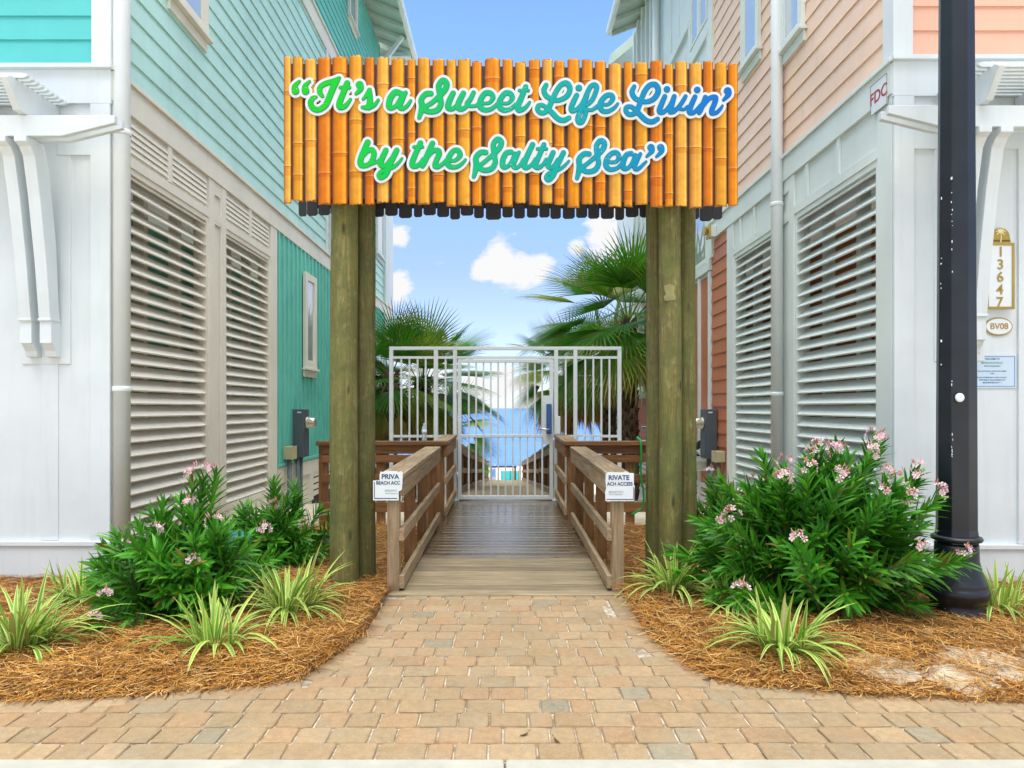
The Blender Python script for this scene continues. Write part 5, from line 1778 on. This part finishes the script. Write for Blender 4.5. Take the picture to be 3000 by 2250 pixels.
def oleander(center, rx, ry, h, nst, label, flowers, seed, leafL=.15, tall=()):
    cx, cy = center
    o = thing('oleander_shrub', (cx, cy, 0.02), label, 'shrub', 'pink flowering oleanders in the beds')
    rg = random.Random(seed)
    mb, stems = MB(), MB()

    def leaf(p, d, side, L, k):
        w = L * rg.uniform(.068, .092)
        pts, wd = [], []
        q = p.copy(); dd = d.copy()
        for i in range(5):
            pts.append(q.copy())
            f = i / 4
            wd.append(w * math.sin(math.pi * min(1, .10 + f * .9)) ** .8 + .0006 if i < 4 else .0006)
            dd = (dd + Vector((0, 0, -.10))).normalized()
            q = q + dd * (L / 4)
        g = rg.choice([(0.045, 0.215, 0.014), (0.060, 0.265, 0.016), (0.085, 0.32, 0.020), (0.036, 0.175, 0.014), (0.12, 0.34, 0.025)])
        g = tuple(c * k for c in g) if rg.random() > .025 else rg.choice([(.30, .26, .03), (.22, .13, .03)]); mid = tuple(min(1, c * 1.9) for c in g)
        blade(mb, pts, wd, side, [g, g], .30)
        # pale midrib
        blade(mb, [q_ + Vector((0, 0, .0012)) for q_ in pts], [min(.0012, w_) for w_ in wd], side, [mid], 0)

    tips = []
    def stem(base, tip, young):
        L = (tip - base).length
        mid = base.lerp(tip, .5) + Vector((0, 0, L * .10)) + Vector((rg.gauss(0, .02), rg.gauss(0, .02), 0))
        pts = [base * ((1 - t) ** 2) + mid * (2 * t * (1 - t)) + tip * (t * t) for t in [i / 8 for i in range(9)]]
        stems.tube(pts, [.008 * (1 - i / 9) + .0022 for i in range(9)], 5, 0)
        start = max(.12, 1 - .62 / max(L, .3)) if L > .5 else .2
        nn = int((1 - start) * L / .036) + 2
        ph = rg.uniform(0, 6.28)
        for i in range(nn):
            t = start + (1 - start) * (i / (nn - 1))
            f = t * 8; k0 = min(7, int(f)); p = pts[k0].lerp(pts[k0 + 1], f - k0)
            ax = (pts[k0 + 1] - pts[k0]).normalized()
            e1 = ax.cross(Vector((.1, .2, .97)) if abs(ax.z) < .9 else Vector((1, 0, 0))).normalized(); e2 = ax.cross(e1)
            up = .25 + .75 * t
            for j in range(3):
                a = ph + i * 1.05 + j * 2.094 + rg.gauss(0, .18)
                rad = e1 * math.cos(a) + e2 * math.sin(a)
                open_ = (1.25 - .75 * t) * rg.uniform(.8, 1.15)
                dv = (ax * math.cos(open_) + rad * math.sin(open_)).normalized()
                sd_ = dv.cross(ax).normalized() if dv.cross(ax).length > .05 else e1
                leaf(p, dv, sd_, leafL * rg.uniform(.7, 1.15) * (1 - .35 * max(0, t - .85) / .15), rg.uniform(.75, 1.2) * (.85 + .4 * t))
    for q in flowers:
        q = Vector(q)
        base = Vector((cx + (q.x - cx) * .25 + rg.gauss(0, .08), cy + (q.y - cy) * .25 + rg.gauss(0, .06), 0.02))
        stem(base, q - Vector((0, 0, .03)), True); tips.append(q)
    i = 0
    while i < nst:
        a = rg.uniform(0, 2 * math.pi); el = math.acos(rg.uniform(0, 1) ** .8)
        el = math.pi / 2 - el
        rr = rg.uniform(.72, 1.02) if rg.random() < .7 else rg.uniform(.3, .8)
        lump = 1 + .16 * math.sin(a * 3 + seed) + .10 * math.sin(a * 7 + el * 5)
        tip = Vector((cx + rx * rr * lump * math.cos(a) * math.cos(el), cy + ry * rr * lump * math.sin(a) * math.cos(el), .10 + (h - .1) * rr * lump * max(.05, math.sin(el))))
        if tip.z < .1: tip.z = .1
        if in_house(tip.x, tip.y + .0): continue
        base = Vector((cx + (tip.x - cx) * .22 + rg.gauss(0, .10), cy + (tip.y - cy) * .22 + rg.gauss(0, .08), .02))
        stem(base, tip, False)
        i += 1
    mb.build('foliage', M['oleander'], o, recalc=False)
    stems.build('stems', M['leafwood'], o, recalc=False)
    for i, q in enumerate(tips):
        me = CLM[rg.randrange(4)]
        c = bpy.data.objects.new('flower_cluster', me); COL.objects.link(c)
        c.parent = o; c.location = q + Vector((0, -.035, .035)) - Vector(o.location)
        s_ = rg.uniform(.85, 1.3); c.scale = (s_, s_, s_); c.rotation_euler = (rg.uniform(-.5, .5), rg.uniform(-.5, .5), rg.uniform(0, 6))
    return o


def c6(x, y): return (2000 + x / 2.212, 750 + y / 2.212)
def c8(x, y): return (1500 + x / 1.4747, 1500 + y / 1.4747)
def c4(x, y): return (x / 2.212, 750 + y / 2.212)
def c7(x, y): return (x / 1.4747, 1500 + y / 1.4747)


big = []
for (x, y, d) in ((1230, 1200, 4.85), (1260, 1225, 4.85), (860, 1270, 4.75), (820, 1310, 4.7), (970, 1295, 4.7), (1020, 1300, 4.72), (1200, 1300, 4.6), (650, 1365, 4.75),
                  (630, 1480, 4.6), (660, 1455, 4.62), (800, 1410, 4.5), (1010, 1450, 4.4), (1320, 1420, 4.45), (1380, 1480, 4.4), (1500, 1400, 4.5), (1500, 1460, 4.48), (1275, 1560, 4.3), (1440, 1590, 4.3), (1640, 1555, 4.45)):
    big.append(P(*c6(x, y), d))
for (x, y, d) in ((890, 60, 4.55), (940, 35, 4.5), (1230, 135, 4.15), (1775, 180, 4.05), (1935, 190, 4.1), (985, 360, 4.15)):
    big.append(P(*c8(x, y), d))
oleander((2.22, 4.80), .90, .64, 1.02, 185, 'large oleander full of pink flowers in front of the louvred peach wall', big, 5, .18)
small = [P(*c6(x, y), d) for x, y, d in ((350, 1600, 6.1), (440, 1590, 6.1), (285, 1535, 6.2), (450, 1480, 6.3), (180, 1430, 6.5))]
oleander((2.05, 6.35), .68, .55, .74, 60, 'low dark oleander behind the triple right poles', small, 8, .15)
la = [P(*q, d) for q, d in ((c4(1245, 1440), 4.75), (c4(1320, 1420), 4.8), (c4(1395, 1415), 4.8), (c4(1250, 1640), 4.6), (c7(680, 105), 4.5), (c7(935, 60), 4.55), (c7(550, 165), 4.45), (c7(840, 230), 4.3), (c7(465, 385), 4.15), (c7(415, 480), 4.1))]
oleander((-2.17, 4.68), .70, .58, .70, 100, 'bushy oleander with few pink flowers in front of the turquoise house corner', la, 13, .17)
lb = [P(*q, d) for q, d in ((c4(1780, 1640), 5.9), (c7(1150, 90), 5.7), (c7(1320, 75), 5.8), (c7(1020, 140), 5.4))]
oleander((-2.05, 6.1), .72, .55, .66, 66, 'low oleander spreading below the louvres beside the paired left poles', lb, 21, .17)

# a teal plastic lid half hidden in the left oleander
pt = P(675, 1577, 5.2)
t = thing('plastic_lid', (pt.x, pt.y, 0.02), 'teal plastic lid half hidden between the two left oleanders', 'garden box')
m_ = MB(); m_.lathe([(.14, -.30), (.15, -.02), (.16, .0), (.15, .02), (.09, .045), (.01, .05)], (pt.x, pt.y, pt.z), 24); m_.build('lid', plain('teal plastic', (0.01, 0.17, 0.20), .35), t)


# ---- cabbage palms
def palm(x, d, zb, zh, tr, leafR, n, label, seed, ndead=10, aim=None, skirt=1.0):
    o = thing('palm_tree', (x, d, zb), label, 'palm tree', 'fan palms beyond the gate')
    rg = random.Random(seed)
    tk = MB()
    H_ = zh - zb
    lean = rg.uniform(-.06, .06)
    P_ = lambda z, a, r: Vector((x + lean * (z - zb) * .4 + r * math.cos(a), d + r * math.sin(a), z))
    # core
    rings = []
    zs = [zb - .2 + (H_ + .2) * i / 26 for i in range(27)]
    for z in zs:
        r = tr * (1.12 - .2 * (z - zb) / H_) * .86
        ring = [tk.vert(P_(z, 2 * math.pi * k / 16, r * (1 + .06 * math.sin(k * 2.3 + z * 21)))) for k in range(16)]
        rings.append(ring)
    for r0, r1 in zip(rings, rings[1:]):
        for k in range(16):
            c = rg.choice([(.10, .068, .045), (.13, .09, .06), (.075, .05, .034)])
            tk.face([r0[k], r0[(k + 1) % 16], r1[(k + 1) % 16], r1[k]], 0, c, True)
    # criss-cross leaf bases
    z = zb
    row = 0
    while z < zh - .02:
        for k in range(5):
            a = 2 * math.pi * (k + .5 * (row % 2)) / 5 + rg.gauss(0, .06)
            L = rg.uniform(.20, .28)
            col = rg.choice([(.20, .14, .095), (.165, .112, .075), (.25, .185, .125), (.12, .082, .055)])
            for sgn in (-1, 1):
                p0 = P_(z, a + sgn * .55, tr * .92); p1 = P_(z + L * .55, a + sgn * .22, tr * 1.10); p2 = P_(z + L, a + sgn * .05, tr * (1.22 + rg.uniform(0, .22)))
                tk.beam(p0, p1, .052, .02, 0, col, up=P_(z, a, 1) - P_(z, a, 0)); tk.beam(p1, p2, .042, .02, 0, tuple(c * 1.1 for c in col), up=P_(z, a, 1) - P_(z, a, 0))
        z += .115; row += 1
    tk.build('trunk', M['trunk'], o, recalc=False)

    def fan(mb, az, el, pet, Rr, dead, droop):
        hub0 = P_(zh + rg.uniform(-.12, .12), 0, 0)
        out = Vector((math.cos(az), math.sin(az), 0)); side = Vector((-math.sin(az), math.cos(az), 0))
        dirv = out * math.cos(el) + Vector((0, 0, math.sin(el)))
        pts = []
        q = hub0 + out * tr * .4; dv = dirv.copy()
        for i in range(6):
            pts.append(q.copy()); dv = (dv + Vector((0, 0, -droop * .065))).normalized(); q = q + dv * (pet / 5)
        gcol = (.12, .20, .035) if not dead else (.34, .20, .07)
        prev = None
        for i, p in enumerate(pts):
            w = .020 - .010 * i / 5
            r_ = [mb.vert(p - side * w), mb.vert(p + Vector((0, 0, w * .6))), mb.vert(p + side * w)]
            if prev:
                for k in range(2): mb.face([prev[k], prev[k + 1], r_[k + 1], r_[k]], 0, gcol, True)
            prev = r_
        c = pts[-1]
        nrm = side.cross(dv).normalized()
        base = rg.choice([(0.060, 0.25, 0.014), (0.10, 0.32, 0.018), (0.055, 0.21, 0.014), (0.18, 0.36, 0.025), (0.30, 0.38, 0.045)])
        if dead: base = rg.choice([(.48, .28, .08), (.58, .37, .13), (.40, .21, .06), (.36, .28, .07)])
        nb = 27
        roll = rg.gauss(0, .25)
        side2 = side * math.cos(roll) + nrm * math.sin(roll); nrm2 = nrm * math.cos(roll) - side * math.sin(roll)
        fold = rg.uniform(.12, .5) if not dead else rg.uniform(.5, 1.1)
        dt = 2.35 / nb
        for b_ in range(nb):
            th = (b_ + .5 - nb / 2) * dt * (1.0 if not dead else .62) * 1.75 / 1.75
            th *= 1.0
            L = Rr * (.72 + .32 * math.cos(th * .85)) * rg.uniform(.90, 1.06)
            d0 = (dv * math.cos(th) + side2 * math.sin(th)).normalized()
            s0 = (side2 * math.cos(th) - dv * math.sin(th)).normalized()
            k = rg.uniform(.72, 1.25)
            col = tuple(min(1, q_ * k) for q_ in base)
            tipc = col
            if not dead and rg.random() < .4: tipc = tuple(a_ * .5 + b2 * .5 for a_, b2 in zip(col, (.34, .28, .07)))
            q = c.copy(); dd = d0.copy()
            prev = None
            spl = .36
            for i, (f, w) in enumerate(((0.0, .004), (.22, dt * .22 * .52), (spl, dt * spl * .50), (.62, dt * spl * .42), (.82, dt * spl * .26), (1.0, .001))):
                if i:
                    step = L * (f - f0)
                    lift = nrm2 * (-fold * abs(th) * .20 * step / L * 1.2)
                    dd = (dd + Vector((0, 0, -1)) * (droop * (.015 + .20 * max(0, f - spl) ** 1.2) + (.16 if dead else 0) * f) + lift).normalized()
                    q = q + dd * step
                f0 = f
                ww = w * L
                r_ = [mb.vert(q - s0 * ww), mb.vert(q - nrm2 * ww * .45), mb.vert(q + s0 * ww)]
                if prev:
                    cc = col if i < 4 else tipc
                    mb.face([prev[0], prev[1], r_[1], r_[0]], 0, cc, False)
                    mb.face([prev[1], prev[2], r_[2], r_[1]], 0, tuple(q_ * .9 for q_ in cc), False)
                prev = r_
    cr = MB()
    for i in range(n):
        az = 2.399 * i + rg.gauss(0, .2)
        el = 1.40 - 1.85 * (i / (n - 1)) ** .9 + rg.gauss(0, .08)
        fan(cr, az, el, leafR * rg.uniform(.6, .95), leafR * rg.uniform(.95, 1.2), False, rg.uniform(.6, 1.25) * (1 + .5 * (i / n)))
    cr.build('crown', M['palm'], o, recalc=False)
    if ndead:
        dm = MB()
        for i in range(ndead):
            az = 2.399 * i + rg.gauss(0, .4) + 1
            fan(dm, az, -.30 - .95 * rg.random(), leafR * .75, leafR * rg.uniform(.6, .95) * skirt, True, 1.8)
        dm.build('dead_fronds', M['dead'], o, recalc=False)
    return o


gz = lambda d: ground_z(d) - .05
palm(2.42, 13.3, gz(13.3), 3.02, .15, 1.12, 48, 'tall fan palm with bare patterned trunk by the salmon wall', 3, 12, skirt=.72)
palm(2.75, 18.0, gz(18), 2.55, .16, .95, 34, 'fan palm with dark trunk behind the tall palm', 4, 8)
palm(1.80, 19.0, gz(19), 2.35, .15, 1.0, 36, 'fan palm with a long skirt of dry brown fronds', 9, 22, skirt=1.35)
palm(-1.86, 15.3, gz(15.3), 1.90, .15, 1.0, 44, 'fan palm behind the white fence beside the gate on the left', 12, 14, skirt=1.15)
palm(-2.42, 14.0, gz(14), 1.95, .15, .85, 30, 'fan palm close to the turquoise wall behind the fence', 15, 12)
palm(-1.55, 18.5, gz(18.5), .75, .14, .85, 20, 'low young fan palm beside the descending walkway', 18, 4)
palm(-1.55, 25, gz(25), gz(25) + .9, .12, .65, 14, 'small fan palm near the foot of the walkway', 22, 3)


# ---- a few fallen leaves on the paving
def fallen(u, v, rot, lab):
    d = CH * F / (v - V0)
    p = P(u, v, d); p.z = .008
    o = thing('fallen_leaf', p, lab, 'leaf', 'dry leaves on the paving')
    mb = MB()
    dirv = Vector((math.cos(rot), math.sin(rot), .12)); side = Vector((-math.sin(rot), math.cos(rot), 0))
    blade(mb, [p + dirv * q + Vector((0, 0, abs(q) * .3)) for q in (-.02, -.007, .008, .02)], [.001, .008, .007, .001], side, [(.11, .05, .02), (.15, .07, .03)], .4)
    mb.build('leaf_blade', M['dead'], o, recalc=False)
    m2 = MB(); m2.tube([p + dirv * .019 + Vector((0, 0, .009)), p + dirv * .032 + Vector((0, 0, .012))], .0012, 5, 0, (.12, .06, .03)); m2.build('stalk', M['dead'], o)


fallen(1535, 2158, .4, 'curled brown leaf lying on the paving below the boardwalk')
fallen(1632, 2177, 2.2, 'smaller brown leaf lying on the paving right of the curled one')
